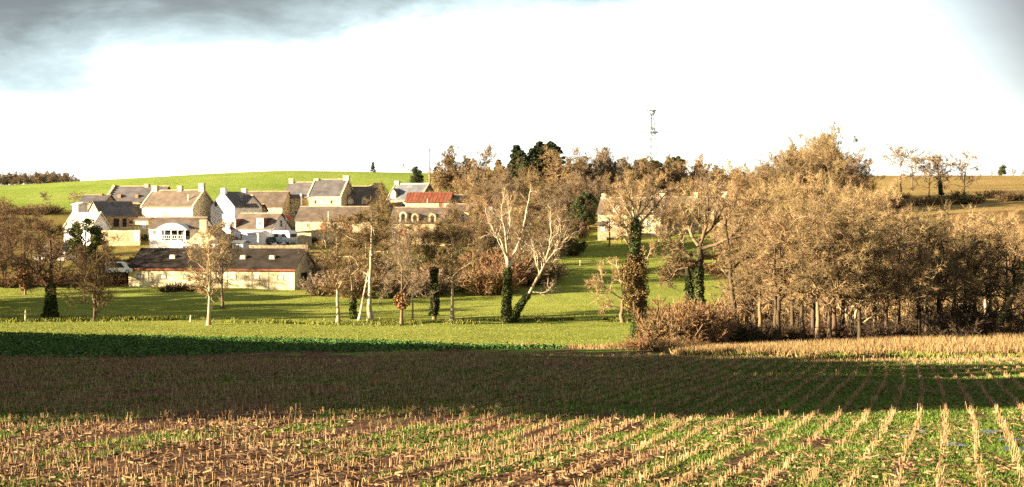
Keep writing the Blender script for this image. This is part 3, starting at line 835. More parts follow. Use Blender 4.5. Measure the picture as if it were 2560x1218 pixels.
# tall ivy tree at the right end of the meadow
YM = depth_at(1598, 852, 118, 165)
custom('ivy_tree', 'tall ivy tree with thick withered ivy body and fan of branches on top', 1598, 850, YM, {
    'trunk': [[(1596, 855, 0, .42), (1600, 800, 0, .32), (1590, 740, 0, .30), (1586, 660, 0, .28), (1584, 600, 0, .26), (1590, 548, 0, .24)]],
    'limb': [[(1588, 560, 0, .2), (1580, 515, .2, .14), (1570, 470, .3, .07), (1566, 440, .3, .03)],
             [(1590, 548, 0, .2), (1602, 500, -.3, .14), (1612, 455, -.4, .06)],
             [(1584, 600, 0, .16), (1560, 560, -.5, .11), (1535, 520, -.8, .08), (1512, 490, -1, .04)],
             [(1588, 575, 0, .16), (1625, 530, .5, .11), (1655, 495, .7, .08), (1680, 470, .8, .03)],
             [(1575, 590, .2, .12), (1545, 545, .4, .08), (1520, 530, .6, .04)],
             [(1592, 545, 0, .14), (1635, 490, .5, .08), (1650, 450, .6, .03)],
             [(1583, 610, 0, .14), (1570, 612, -.3, .12), (1555, 585, -.5, .1), (1545, 560, -.6, .04)],
             [(1588, 560, .1, .12), (1556, 500, .4, .08), (1540, 462, .5, .03)]]},
    {'trunk': 'bark_dark', 'limb': 'bark_mid', 'crown': 'twig_gold'},
    [('trunk', 'ivy', .03, .34, 3200, .50, .10), ('trunk', 'ivy_brown', .26, .70, 9000, 1.25, .11), ('trunk', 'ivy', .60, 1.0, 3600, .42, .10)],
    dict(n1=14, l=(.9, 2.4), n2=8, n3=6, t0=.2), 22)
# small oak beside it
YL = depth_at(1556, 806, 160, 215)
custom('bare_tree', 'crooked small oak with a bleached left limb beside the tall ivy tree', 1556, 806, YL, {
    'trunk': [[(1556, 812, 0, .34), (1554, 775, 0, .26), (1558, 745, 0, .24), (1572, 700, .2, .2), (1585, 660, .3, .12)]],
    'limb': [[(1556, 750, 0, .2), (1538, 735, -.3, .16), (1518, 730, -.5, .13), (1505, 700, -.6, .1), (1500, 655, -.6, .05)],
             [(1518, 732, -.5, .1), (1500, 736, -.6, .07), (1485, 715, -.8, .04)],
             [(1560, 740, 0, .16), (1548, 690, .4, .12), (1540, 650, .6, .06)],
             [(1572, 700, .2, .14), (1610, 660, .5, .1), (1630, 620, .6, .05)],
             [(1554, 770, 0, .12), (1525, 765, .4, .09), (1500, 780, .6, .04)]]},
    {'trunk': 'bark', 'limb': 'bark_mid', 'crown': 'twig_gold'}, None, dict(n1=12, l=(1.2, 3.0), n2=9, n3=7, t0=.25), 23)
# oak with twin dark trunks
YN = 140
custom('oak_tree', 'spreading oak with two black ivy trunks and a long limb to the right', 1740, 800, YN, {
    'trunk': [[(1752, 800, 0, .5), (1748, 740, 0, .42), (1745, 690, 0, .36), (1752, 650, 0, .32), (1750, 620, 0, .3)],
              [(1735, 800, .4, .4), (1728, 740, .4, .32), (1722, 690, .4, .28), (1718, 670, .4, .22)]],
    'limb': [[(1750, 622, 0, .26), (1790, 612, -.4, .2), (1830, 592, -.8, .17), (1870, 570, -1, .13), (1900, 572, -1.2, .06)],
             [(1830, 592, -.8, .13), (1855, 560, -.9, .1), (1862, 530, -1, .05)],
             [(1750, 622, 0, .24), (1730, 590, .4, .2), (1715, 550, .6, .14), (1700, 510, .8, .06)],
             [(1752, 620, 0, .22), (1764, 570, 0, .18), (1772, 520, .3, .12), (1770, 480, .4, .05)],
             [(1730, 640, .4, .2), (1700, 620, .2, .16), (1672, 608, 0, .11), (1650, 590, 0, .05)],
             [(1720, 670, .4, .18), (1696, 672, .4, .14), (1676, 690, .3, .1), (1660, 708, .3, .05)],
             [(1740, 655, .2, .18), (1700, 650, -.4, .13), (1668, 660, -.6, .06)],
             [(1757, 640, 0, .16), (1800, 640, .6, .12), (1840, 625, 1, .09), (1880, 640, 1.2, .05)],
             [(1745, 600, 0, .18), (1790, 560, .6, .13), (1810, 515, .8, .06)]]},
    {'trunk': 'bark_dark', 'limb': 'bark', 'crown': 'wood_twig'}, [('trunk', 'ivy', .1, .75, 2200, .16, .13)], dict(n1=12, l=(1.0, 3.0), n2=9, n3=7, t0=.25), 24)
custom('bare_tree', 'dark forked tree with broken side branches right of the black trunked oak', 1832, 800, 134, {
    'trunk': [[(1838, 815, 0, .3), (1832, 750, 0, .22), (1828, 700, 0, .2), (1826, 662, 0, .18)]],
    'limb': [[(1826, 664, 0, .19), (1820, 610, 0, .14), (1815, 560, 0, .09), (1818, 520, .2, .04)],
             [(1833, 715, 0, .14), (1850, 702, -.3, .12), (1868, 696, -.4, .1), (1882, 694, -.4, .09)],
             [(1828, 680, 0, .15), (1848, 655, .3, .12), (1872, 640, .5, .1), (1890, 634, .6, .06)],
             [(1827, 678, 0, .12), (1810, 662, 0, .1), (1800, 630, .2, .05)]]},
    {'trunk': 'bark_dark', 'limb': 'bark_dark', 'crown': 'wood_twig'}, None, dict(n1=8, l=(.8, 2.), n2=6, n3=5, t0=.35), 25)
# leaning mossy trunk at the right edge
custom('bare_tree', 'mossy trunk leaning right at the right edge of the wood', 2512, 815, 122, {
    'trunk': [[(2490, 822, 0, .34), (2515, 770, 0, .3), (2540, 720, 0, .27), (2562, 660, 0, .22), (2580, 590, 0, .15), (2590, 530, 0, .06)]],
    'limb': [[(2540, 720, 0, .2), (2530, 680, .5, .14), (2538, 640, .8, .06)], [(2562, 660, 0, .18), (2600, 620, .5, .12), (2630, 580, .8, .05)], [(2555, 680, 0, .14), (2540, 620, -.5, .1), (2520, 570, -.6, .04)],
             [(2510, 780, 0, .14), (2545, 770, -.4, .1), (2580, 740, -.6, .05)]]},
    {'trunk': 'bark', 'limb': 'bark_dark', 'crown': 'wood_twig'}, [('trunk', 'bush_green', 0, .7, 1400, .12, .09)], dict(n1=9, l=(1., 2.4), n2=7, n3=6, t0=.25), 26)

# --- the wood on the right
wl = ['straight dark trunk', 'tall twin stemmed tree', 'thick dark trunk', 'trunk with level side limbs', 'tall slender tree', 'pale footed trunk']
spots = [(1947, 800, 122, 505, 0, 'straight dark trunk in the wood, first right of the forked tree', 'bark_dark', clear, .8),
         (1980, 800, 127, 495, 1, 'thin straight trunk close to the right of the first straight one', 'bark_dark', clear, .75),
         (2034, 810, 124, 500, 0, 'dark trunk with level side limbs in the middle of the wood', 'bark_dark', clear, .62),
         (2085, 815, 122, 490, 1, 'leaning trunk among pale stems in the middle of the wood', 'bark_dark', clear, .9),
         (2108, 800, 124, 495, 2, 'tall forked trunk behind the leaning trunk in the wood', 'bark_dark', clear, .6),
         (2150, 800, 125, 505, 2, 'trunk with bright pale foot in the wood', 'bark', clear, .8),
         (2184, 800, 130, 520, 0, 'short dark trunk right of the pale footed one', 'bark_dark', clear, .55),
         (2300, 800, 126, 520, 1, 'tree curving to the right with long low limbs', 'bark_dark', clear, .7),
         (2345, 800, 132, 510, 2, 'slanting tree beside the curving one', 'bark_dark', clear, .85),
         (2424, 805, 130, 535, 0, 'tree with a white birch like foot', 'bark', clear, .8),
         (2440, 800, 128, 520, 2, 'slim trunk pressed close behind the white footed tree', 'bark', clear, .8),
         (2250, 800, 131, 530, 2, 'thin tree in the gap before the curving tree', 'bark_dark', clear, .8)]
for px_, b_, Y, top, v, lab, bk, kind, wd in spots:
    tree_at(kind[v % len(kind)], px_, Y, top, tm(trunk=bk, crown='wood_twig' if px_ % 4 else 'twig_gold'), lab, 'bare_tree', None, None, wd)
q = np.random.default_rng(33)
for k in range(14):
    px_ = 1880 + 660 * (k + q.uniform(.1, .9)) / 14; top = np.interp(px_, [1850, 1950, 2150, 2300, 2560], [520, 500, 515, 560, 545]) + q.uniform(-10, 40)
    tree_at(clear[k % 3], px_, q.uniform(118, 130), top, tm(trunk=['bark', 'bark_dark', 'bark_dark'][k % 3], crown=['wood_twig', 'wood_twig', 'twig_gold'][k % 3]), 'slender upright tree standing at the front edge of the wood on the right', 'bare_tree', 'slender trees at the front edge of the wood', None, .6)
q = np.random.default_rng(31)
k = 0
while k < 23:
    px_ = q.uniform(1850, 2720); Y = q.uniform(134, 230)
    if px_ < np.interp(Y, [138, 180, 230], [1870, 1930, 2000]): continue
    top = np.interp(px_, [1850, 1950, 2150, 2300, 2560, 2700], [495, 470, 485, 540, 520, 500]) + q.uniform(-12, 55)
    kd = [clear, slim, bushy, dome][k % 4]
    tree_at(kd[k % 3], px_, Y, top, tm(trunk=['bark', 'bark_mid', 'bark_dark'][k % 3], crown=['twig_gold', 'wood_twig', 'wood_twig'][k % 3]),
            'bare brown tree deep in the wood on the right', 'bare_tree', 'bare trees deep in the wood on the right', None, .8); k += 1

# big group rising over the wood, and the hillside wood
def wood(n, pxr, Yr, top_fn, kinds, mats, label, group, seed, wide=.9, jit=(-8, 30), name='bare_tree', base=None):
    q = np.random.default_rng(seed)
    for k in range(n):
        px_ = pxr[0] + (pxr[1] - pxr[0]) * (k + q.uniform(0, 1)) / n; Y = q.uniform(*Yr)
        top = np.interp(px_, top_fn[0], top_fn[1]) + q.uniform(*jit)
        tree_at(kinds[k % len(kinds)], px_, Y, top, mats[k % len(mats)], label, name, group, None, wide * q.uniform(.85, 1.15))
G1, G2, G3 = tm(trunk='bark', crown='twig_gold'), tm(crown='wood_twig'), tm(trunk='bark', crown='twig_grey')
wood(24, (1850, 2170), (300, 345), ([1850, 1900, 1960, 2020, 2080, 2120, 2170], [400, 370, 330, 303, 315, 350, 385]), [dome[0], oak[1], bushy[2], dome[2], bushy[1]], [G1, G2, G1],
     'tall bare tree in the high golden group over the wood', 'trees of the high golden group', 41, .8, (-2, 50))
wood(28, (1800, 2210), (240, 300), ([1800, 1950, 2100, 2210], [470, 430, 440, 470]), dome, [G1, G2, G1], 'bare golden tree on the slope below the high group', 'golden trees on the slope', 42, .85, (-10, 40))
wood(54, (1120, 1860), (312, 370), ([1120, 1250, 1400, 1550, 1700, 1860], [445, 425, 420, 425, 440, 420]), [dome[0], bushy[1], dome[1], oak[0], dome[2]], [G1, G2, G3, G2],
     'bare brown tree in the hillside wood above the cream farmhouse', 'trees of the hillside wood', 43, .85, (-10, 45))
wood(22, (1120, 1400), (258, 273), ([1120, 1250, 1470], [500, 465, 465]), [bushy[1], slim[0], dome[2], bushy[2]], [G3, G2, G1], 'bare tree in the gardens behind the bleached twin trunked tree', 'bare garden trees', 44, .75, (-10, 60))
wood(5, (1640, 1850), (244, 284), ([1610, 1830], [455, 450]), [airy[0], slim[1], airy[1]], [G3, G2, G1], 'thin bare tree standing before the cream farmhouse', 'thin trees before the cream farmhouse', 48, .8, (-10, 50))
wood(5, (1285, 1385), (240, 275), ([1285, 1385], [495, 500]), [bushy[0], dome[1], slim[2], bushy[1]], [G2, G3, tm(crown='wood_twig')], 'bare tree along the left side of the sloping meadow', 'trees along the sloping meadow', 49, .75, (-10, 60))
wood(7, (1505, 1720), (270, 283), ([1505, 1610, 1720], [478, 472, 462]), [clear[0], airy[1], clear[2]], [G2, G1], 'slim bare tree close in front of the farmhouse roof', 'slim trees in front of the farmhouse roof', 52, .8, (-8, 30))
wood(20, (1100, 1850), (374, 396), ([1100, 1850], [425, 428]), [dome[0], dome[1], dome[2]], [G1, G2, G3], 'scrubby bare tree filling the ridge between the taller skyline trees', 'scrubby trees along the ridge', 53, 1.2, (-14, 12))
# skyline trees
sky_t = [(1142, 368, sdome[0], G2, .75, 'round brown tree on the skyline, first right of the tall pole'), (1216, 358, airy[0], G3, .8, 'open pale tree on the skyline right of the round brown one'),
         (1186, 385, sdome[1], G3, .6, 'brown tree between the round one and the open pale one on the skyline'), (1395, 366, oak[1], G1, .85, 'sunlit wide tree in front of the dark conifers'), (1452, 362, airy[1], G3, .9, 'pale airy tree right of the dark conifers'),
         (1510, 372, airy[0], G3, .8, 'thin pale tree between airy tree and purple brown dome'), (1548, 372, sdome[0], tm(crown='twig_grey'), .85, 'purple brown domed tree on the skyline, left of the pylon'), (1590, 395, sdome[0], G2, .8, 'low dense tree on the left of the pylon foot'),
         (1660, 388, sdome[1], G2, .75, 'dense tree on the skyline just right of the pylon'), (1755, 388, sdome[0], G1, .7, 'sunlit round tree on the skyline beyond the pylon'), (1705, 400, oak[2], tm(crown='twig_dark'), .7, 'dark tree between the two dense trees right of the pylon')]
for px_, top, pr, mt, wd, lab in sky_t:
    tree_at(pr, px_, 362 if px_ == 1395 else 392 + (px_ % 7) * 3, top, mt, lab, 'bare_tree', None, None, wd * 1.5)
wood(40, (1090, 1860), (368, 398), ([1090, 1300, 1450, 1600, 1700, 1860], [405, 392, 394, 392, 398, 415]), sdome, [G2, G1, G3], 'low bare tree along the foot of the skyline', 'low skyline trees', 45, 1., (-5, 22))
CM = tm(trunk='bark_dark', crown='conifer')
for px_, top, Y, pr, wd, lab in ((1292, 364, 372, ever[2], .75, 'dark pointed conifer left in the skyline group'), (1314, 388, 368, ever[2], .8, 'shorter conifer beside the pointed one'), (1350, 356, 374, ever[1], .9, 'tallest dark conifer of the skyline group'), (1376, 356, 380, ever[1], .9, 'dark conifer behind the sunlit wide tree'), (1332, 372, 370, ever[2], .9, 'dark conifer between the pointed one and the tallest'), (1304, 378, 370, ever[1], .9, 'dark conifer in the notch beside the pointed one'), (1362, 370, 372, ever[2], 1., 'broad conifer below the tallest'), (1325, 395, 366, ever[0], 1., 'round evergreen at the foot of the dark conifers'), (1392, 368, 376, ever[1], 1., 'dark conifer furthest right in the skyline group')):
    tree_at(pr, px_, Y, top, CM, lab, 'conifer', None, None, wd * 1.25)
for px_, top, Y, pr, wd, lab in ((1690, 392, 418, ever[0], 1., 'dark evergreen behind the dense trees right of the pylon'), (1246, 400, 410, ever[1], .7, 'small dark evergreen left of the conifer group'), (1255, 425, 395, ever[0], 1., 'olive evergreen below the conifer group'), (1806, 424, 440, ever[2], .6, 'small fir on the skyline before the golden group'), (1828, 426, 440, ever[2], .6, 'smaller fir next to the skyline fir'), (1635, 402, 405, ever[0], .8, 'evergreen at the foot of the pylon')):
    tree_at(pr, px_, Y, top, tm(trunk='bark_dark', crown='evergreen'), lab, 'evergreen_tree', None, None, wd)
tree_at(ever[3], 1043, 352, 417, CM, 'dark round evergreen left of the tall pole', 'evergreen_tree', None, None, .8, base_py=466)
tree_at(ever[1], 933, 452, 405, CM, 'tiny dark tree alone on the hilltop', 'evergreen_tree', None, None, .9)
tree_at(ever[0], 1092, 440, 416, CM, 'tiny round dark tree right of the tall pole', 'evergreen_tree', None, None, .7)
tree_at(airy[0], 1008, 452, 408, G3, 'tiny bare tree on the hilltop', 'bare_tree', None, None, 1.)
tree_at(airy[1], 1022, 454, 418, G3, 'tiniest bare tree on the hilltop, right of its twin', 'bare_tree', None, None, 1.)
# right skyline: four open trees
for px_, base, top, Y, pr, lab, mt, wd in ((2252, 480, 358, 350, airy[0], 'large open tree on the right skyline', G3, 1.6), (2280, 476, 366, 360, airy[1], 'open tree joined to the large open tree', G3, 1.5), (2322, 500, 384, 345, airy[1], 'thin tree left of the ivy trunk on the skyline', G3, 1.1),
                                       (2356, 505, 385, 345, bare_proto(710, H=12, tr=.34, crown0=.35, top=.8, n1=9, l1=(.4, .65), a1=(.4, .9), n2=6, n3=5, n4=3, tw=.04, thick=(.06, .035), wig=.33, stems=2, spread=.16, ivy=(0, .5, 1600, .32)), 'forked ivy trunk on the right skyline', G3, 1.2), (2410, 500, 374, 345, airy[1], 'open tree furthest right on the skyline', G3, 1.4)):
    tree_at(pr, px_, Y, top, mt, lab, 'bare_tree', None, None, wd, base_py=base)
tree_at(ever[3], 2504, 500, 412, tm(trunk='bark_dark', crown='evergreen'), 'round dark tree far right beyond the brown hill', 'evergreen_tree', None, None, .9)
for px_, top, lab in ((2478, 424, 'low brown tree left of the round dark tree far right'), (2532, 420, 'low brown tree right of the round dark tree far right'), (2556, 424, 'low brown tree at the right picture edge on the skyline')):
    tree_at(bushy[1], px_, 495, top, G2, lab, 'bare_tree', None, None, 1.2)
# slope trees at the far right
wood(11, (2200, 2720), (238, 300), ([2200, 2350, 2560, 2720], [530, 545, 500, 470]), bushy, [G1, G2], 'bare tree at the upper edge of the wood on the right', 'trees at the upper wood edge', 46, .85, (0, 30))

# left wood
for k, (px_, Y, top, pr, lab) in enumerate(((-60, 222, 520, oak[0], 'bare tree at the left picture edge'), (10, 240, 500, bushy[0], 'tall bare tree at the far left behind the meadow'), (55, 232, 520, bushy[1], 'dense bare tree over the russet oak at far left'), (100, 246, 525, oak[2], 'bare tree before the white hidden house at left'),
                                       (30, 262, 495, bushy[2], 'bare tree furthest back in the left group'), (150, 238, 580, slim[0], 'thin bare tree right of the white hidden house'), (-20, 250, 505, bushy[1], 'bare tree half outside the left edge'), (205, 244, 610, bushy[2], 'low bushy tree left of the long cream shed'), (255, 240, 625, bushy[0], 'low dark tree against the left end of the long cream shed'))):
    tree_at(pr, px_, Y, top, tm(trunk='bark_dark', crown=['twig_dark', 'wood_twig'][k % 2]), lab, 'bare_tree', None, None, .85)
wood(9, (-150, 150), (275, 320), ([-150, 150], [500, 520]), bushy, [G2, G3], 'bare tree on the bank behind the left group', 'bare trees behind the left group', 47, .9, (0, 30))
tree_at(airy[0], 108, 345, 478, G3, 'faint open tree on the green hill at left', 'bare_tree', None, None, 1.2)
tree_at(airy[1], 186, 340, 476, G3, 'faint leaning tree on the green hill beside the pale block', 'bare_tree', None, None, 1.2)
tree_at(ever[3], 214, 252, 548, tm(trunk='bark_dark', crown='bush_green'), 'large olive green evergreen in front of the white roofed shed', 'evergreen_tree', None, None, .9, base_py=660)
tree_at(ever[0], 1466, 301, 482, tm(trunk='bark_dark', crown='conifer'), 'dark evergreen left of the cream farmhouse', 'evergreen_tree', None, None, .5, base_py=580)
tree_at(ever[3], 1448, 303, 500, tm(trunk='bark_dark', crown='evergreen'), 'second evergreen behind the bleached tree by the slope', 'evergreen_tree', None, None, .6, base_py=580)
# russet young oak at far left
p = gpoint(62, 226); rt = thing('bare_tree', p, 0, 'small oak still in russet leaf at far left', 'tree')
b = MB(); b.tube([(0, 0, -.1), (.1, 0, 2.), (0, 0, 5.)], [.2, .15, .04], 7); b.obj('trunk', M['bark'], rt, True)
C = norm(q.normal(size=(2200, 3))) * (q.random(2200) ** .4)[:, None] * np.array([1.3, 1.3, 2.2]) + np.array([0, 0, 2.9]); V, Q = leaves(q, C, .16, .6); MB().add(V, Q).obj('crown', M['dead_leaf'], rt)
# far wood beyond the left hill, haze put into its grey twig colour
q = np.random.default_rng(51)
for k in range(44):
    px_ = -60 + 275 * (k + q.random()) / 44; Y = q.uniform(560, 640)
    top = np.interp(px_, [-60, 40, 120, 170, 210], [438, 432, 428, 434, 452]) + q.uniform(-3, 7)
    tree_at(sdome[k % 2], px_, Y, top, tm(trunk='bark', crown='twig_grey'), 'far tree greyed for haze in the wood beyond the left hill', 'bare_tree', 'far trees beyond the left hill', None, 1.1)

# --- shrubs
def shrubs(n, pxr, Yr, hr, mats, label, group, seed, kinds=None, wide=1.2, base=None, name='bush', cat='bush'):
    q = np.random.default_rng(seed)
    for k in range(n):
        px_ = pxr[0] + (pxr[1] - pxr[0]) * (k + q.uniform(.1, .9)) / n; Y = q.uniform(*Yr)
        p = gpoint(px_, Y); h = q.uniform(*hr); s = h / 1.3
        plant((kinds or bush)[k % len(kinds or bush)], p - Vector((0, 0, .05)), (s * wide, s * wide, s), q.uniform(0, 6.28), mats[k % len(mats)], label, name, cat, group)
BR = tm(stems='russet')
shrubs(13, (1120, 1290), (222, 236), (4.6, 7.0), [BR, tm(stems='wood_twig'), BR], 'russet brown thicket bush behind the meadow, left of the bleached tree', 'russet thicket behind the meadow', 61)
shrubs(6, (1285, 1370), (226, 250), (3, 5), [tm(stems='wood_twig')], 'brown bush right behind the bleached twin trunked tree', 'bushes behind the bleached tree', 62)
shrubs(18, (770, 1110), (222, 246), (3.0, 5.6), [tm(stems='wood_twig'), tm(stems='twig_grey')], 'grey brown bush behind the clump of meadow trees', 'bushes behind the meadow trees', 63)
shrubs(11, (1650, 1790), (112, 124), (3.0, 4.8), [BR, BR, tm(stems='wood_twig')], 'russet bramble bush at the corner of field and wood', 'bramble bushes at the field corner', 64, None, .85)
shrubs(6, (1590, 1760), (106, 114), (1.1, 1.8), [BR, tm(stems='twig_gold')], 'low russet bramble at the edge of the stubble', 'low brambles at the stubble edge', 65, None, 1.4)
shrubs(3, (1815, 1850), (116, 120), (2.0, 2.7), [tm(stems='twig_dark', foliage='conifer')], 'dark green holly bush beside the russet brambles', 'dark holly bushes', 66, leafbush, 1.0)
shrubs(26, (1860, 2560), (120, 136), (1.6, 3.2), [tm(stems='thicket'), tm(stems='thicket'), tm(stems='twig_dark')], 'dark undergrowth bush along the foot of the wood', 'undergrowth along the foot of the wood', 67, None, 1.3)
shrubs(5, (2350, 2480), (122, 130), (3.2, 4.4), [tm(stems='thicket')], 'big dark bush below the white footed tree', 'big dark bushes in the wood edge', 68, None, 1.2)
shrubs(36, (1850, 2660), (140, 220), (2.8, 6.0), [tm(stems='wood_twig'), tm(stems='twig_gold')], 'brown underwood bush inside the wood', 'underwood inside the wood', 69, None, 1.2)
LB = tm(stems='wood_twig', foliage='bush_green'); LD = tm(stems='twig_dark', foliage='bush_brown'); LE = tm(stems='twig_dark', foliage='evergreen')
shrubs(12, (250, 460), (252, 262), (1.6, 2.6), [LB, LD], 'olive garden bush on the bank above the long cream shed', 'garden bushes above the shed', 70, leafbush, 1.4)
shrubs(7, (270, 400), (247, 251), (1.6, 2.4), [tm(stems='twig_dark', foliage='conifer')], 'dark hedge bush behind the left part of the shed roof', 'dark hedge behind the shed', 71, leafbush, 1.3)
shrubs(5, (395, 505), (229, 231), (1.1, 2.0), [tm(stems='twig_dark'), LD], 'dark bramble heap against the shed wall', 'brambles against the shed wall', 72, bush, 1.4)
shrubs(8, (1060, 1240), (243, 262), (2.4, 4.2), [LB, LE], 'olive evergreen bush above the russet thicket', 'olive bushes above the thicket', 73, leafbush, 1.3)
shrubs(7, (1385, 1450), (252, 290), (2., 4.), [LE, tm(stems='twig_dark')], 'dark hedge bush beside the sloping meadow', 'hedge beside the sloping meadow', 74, leafbush, 1.1)
shrubs(14, (-60, 320), (236, 244), (1.4, 2.6), [tm(stems='twig_dark'), BR], 'dark hedge bush at the back of the left meadow', 'hedge at the back of the left meadow', 75, bush, 1.5)
shrubs(10, (0, 150), (330, 345), (1.8, 3), [tm(stems='wood_twig')], 'brown bush along the foot of the green hill', 'bushes at the foot of the hill', 76, bush, 1.6)
shrubs(10, (900, 1020), (360, 385), (1.8, 3), [tm(stems='wood_twig'), tm(stems='russet')], 'brown bush on the slope under the hilltop', 'bushes under the hilltop', 77, bush, 1.6)
shrubs(4, (515, 545), (283, 286), (1.9, 2.6), [tm(stems='twig_dark', foliage='conifer')], 'black round bush against the white gable', 'black bushes by the white gable', 78, leafbush, 1.)
shrubs(10, (520, 600), (262, 276), (1.6, 3), [tm(stems='wood_twig'), LD], 'brown garden bush left of the dormered white house', 'brown bushes left of the dormered house', 79, bush, 1.2)
shrubs(9, (985, 1060), (278, 284), (1.6, 2.6), [tm(stems='russet'), tm(stems='wood_twig')], 'russet bush in front of the slate house with dormer', 'russet bushes before the slate house', 80, bush, 1.2)
shrubs(18, (2190, 2560), (318, 345), (1.4, 2.8), [tm(stems='wood_twig'), LD, tm(stems='russet')], 'brown hedge bush below the open skyline trees', 'hedge below the open skyline trees', 81, bush, 1.5)
shrubs(5, (2340, 2440), (322, 330), (1.8, 2.6), [LE], 'dark green bush among the open skyline trees', 'green bushes among the skyline trees', 82, leafbush, 1.3)
shrubs(6, (1660, 1790), (240, 262), (1.6, 2.8), [LB, LD], 'olive bush below the cream farmhouse', 'bushes below the cream farmhouse', 83, leafbush, 1.3)
shrubs(14, (345, 800), (276, 287), (.9, 1.9), [LB, LD, tm(stems='wood_twig')], 'low garden bush between the village houses', 'garden bushes between the houses', 84, leafbush + bush[:1], 1.2)
shrubs(5, (1400, 1460), (292, 300), (2.4, 4.0), [tm(stems='wood_twig'), tm(stems='twig_dark')], 'brown bush under the dark evergreen by the farmhouse', 'brown bushes under the evergreen', 85, bush, 1.1)
# garden trees in front of the houses in the middle
for px_, Y, top, pr, wd, mt, lab in ((960, 262, 520, bushy[2], .7, G1, 'golden bare tree before the low stone houses'), (915, 258, 530, oak[1], .6, G2, 'bare tree over the right end of the low stone building'), (880, 250, 560, bushy[0], .7, G1, 'low golden tree right of the garden wall'), (1010, 256, 575, slim[1], .8, G2, 'slim bare tree below the arched dormers'),
                                   (1120, 300, 470, oak[2], .7, G2, 'dark limbed tree right of the red roofed barn'), (1165, 295, 480, oak[0], .7, tm(trunk='bark_dark'), 'tree with a dark hooped limb right of the red roofed barn'), (950, 288, 455, slim[2], .6, G2, 'brown tree between dormered stone house and slate house'),
                                   (970, 262, 530, bushy[1], .8, G1, 'golden tree covering the left dormer of the arched dormer house'), (1022, 259, 534, bushy[2], .8, G2, 'brown tree covering the middle of the arched dormer house'), (1070, 262, 528, oak[2], .7, G1, 'wide limbed tree covering the right dormer of the arched dormer house'), (985, 258, 548, bushy[0], .7, G3, 'bare tree at the left end of the arched dormers'), (1048, 254, 552, slim[0], .9, G2, 'bare tree across the middle of the arched dormers'), (1090, 260, 545, bushy[1], .7, G1, 'golden bare tree at the right end of the arched dormers'), (1330, 232, 500, bushy[1], .8, G2, 'brown tree right behind the bleached fan'), (1390, 242, 520, slim[0], .9, tm(trunk='bark_pale'), 'pale stemmed tree right of the bleached fan'), (1220, 250, 540, bushy[2], .7, G2, 'brown tree left behind the bleached fan'), (790, 238, 610, bushy[1], .7, G3, 'grey bushy tree at the right gable of the long cream shed'), (820, 236, 640, bushy[0], .7, G3, 'low grey tree next to the shed gable tree')):
    tree_at(pr, px_, Y, top, mt, lab, 'bare_tree', None, None, wd)
# wood to the left of the field, outside the picture: it throws the long shadow
for k, (X, Y, h) in enumerate(((-40, 43.0, 14.5), (-44, 42, 15.5), (-41, 48, 15.5), (-47, 54, 16), (-44, 60, 16), (-50, 66, 16), (-48, 72, 15.5), (-53, 79, 15), (-51, 86, 14.5), (-56, 93, 14), (-55, 100, 13), (-59, 107, 12.5), (-59, 114, 11.5), (-62, 121, 10.5), (-63, 128, 9), (-66, 135, 8), (-68, 142, 6.5), (-71, 149, 4.5))):
    for m_ in range(2):
        x_, y_ = X - m_ * 5, Y + m_ * 2.5
        plant(ever[3], (x_, y_, float(ground(x_, y_)) - .5), (h / 9 * .95, h / 9 * .95, h / 9 * (1 - .06 * m_)), k * 1.7 + m_, tm(trunk='bark_dark', crown='evergreen'), 'dense evergreen in the wood left of the field', 'evergreen_tree', 'tree', 'evergreens left of the field')
pine = evergreen_proto(610, 19, 3.4, 12000, 40, .22, .60)  # unseen pines added, crowns set high to shape the shadow's near edge
for k, (X, Y, h) in enumerate(((-44, 33.5, 18.5), (-49, 37, 19), (-52, 31.5, 20))):
    plant(pine, (X, Y, float(ground(X, Y)) - .3), h / 19, k, tm(trunk='bark', crown='conifer'), 'added tall pine out of view, shading the field from the left', 'pine_tree', 'tree', 'tall pines left of the field')
for k, (X, Y, h) in enumerate(((-76, 197, 13), (-80, 205, 14), (-79, 187, 11), (-92, 200, 14), (-88, 214, 13), (-98, 192, 13), (-84, 222, 12), (-105, 208, 14))):
    plant(dome[k % 3] if k % 2 else oak[k % 3], (X, Y, float(ground(X, Y))), h / 12, k, tm(), 'bare oak left of the meadow', 'oak_tree', 'tree', 'oaks left of the meadow')
for k, (X, Y, h) in enumerate(((-77, 201, 11), (-86, 209, 13), (-80, 189, 11.5), (-89, 190, 13), (-96, 187, 13), (-83, 216, 10))):
    plant(ever[0], (X, Y, float(ground(X, Y))), h / 10, k, tm(trunk='bark_dark', crown='evergreen'), 'round evergreen left of the meadow', 'evergreen_tree', 'tree', 'evergreens left of the meadow')
# ------------------------------------------------------------------ buildings
def add_window(rt, x, z, w, h, y=0., frame='white', pane='glass', name='window', arch=False, fr=.09, sill=True):
    """framed opening on the front wall: frame proud of the wall, pane inside it"""
    f = MB()
    for a, b, c, d in ((x - w/2, x - w/2 + fr, z, z + h), (x + w/2 - fr, x + w/2, z, z + h), (x - w/2 + fr, x + w/2 - fr, z, z + fr), (x - w/2 + fr, x + w/2 - fr, z + h - fr, z + h)):
        f.box(a, b, y - .06, y + .02, c, d)
    if name == 'window' and w > .7 and frame != 'stone_pale': f.box(x - .03, x + .03, y - .045, y + .02, z + fr, z + h - fr)
    if arch:
        n = 7; P_ = [(x - w/2, z + h)] + [(x + w/2 * math.cos(PI - PI * k / n), z + h + w/2 * math.sin(PI * k / n)) for k in range(1, n)] + [(x + w/2, z + h)]
        f.prism(P_, y - .05, y + .02)
    o = f.obj(name, M[frame], rt)
    MB().box(x - w/2 + fr, x + w/2 - fr, y - .03, y + .01, z + fr, z + h - fr).obj('pane' if name == 'window' else 'panel', M[pane], o)
    if sill and name == 'window': MB().box(x - w/2 - .08, x + w/2 + .08, y - .12, y + .02, z - .1, z - .004).obj('sill', M['stone_pale'], o)
    return o

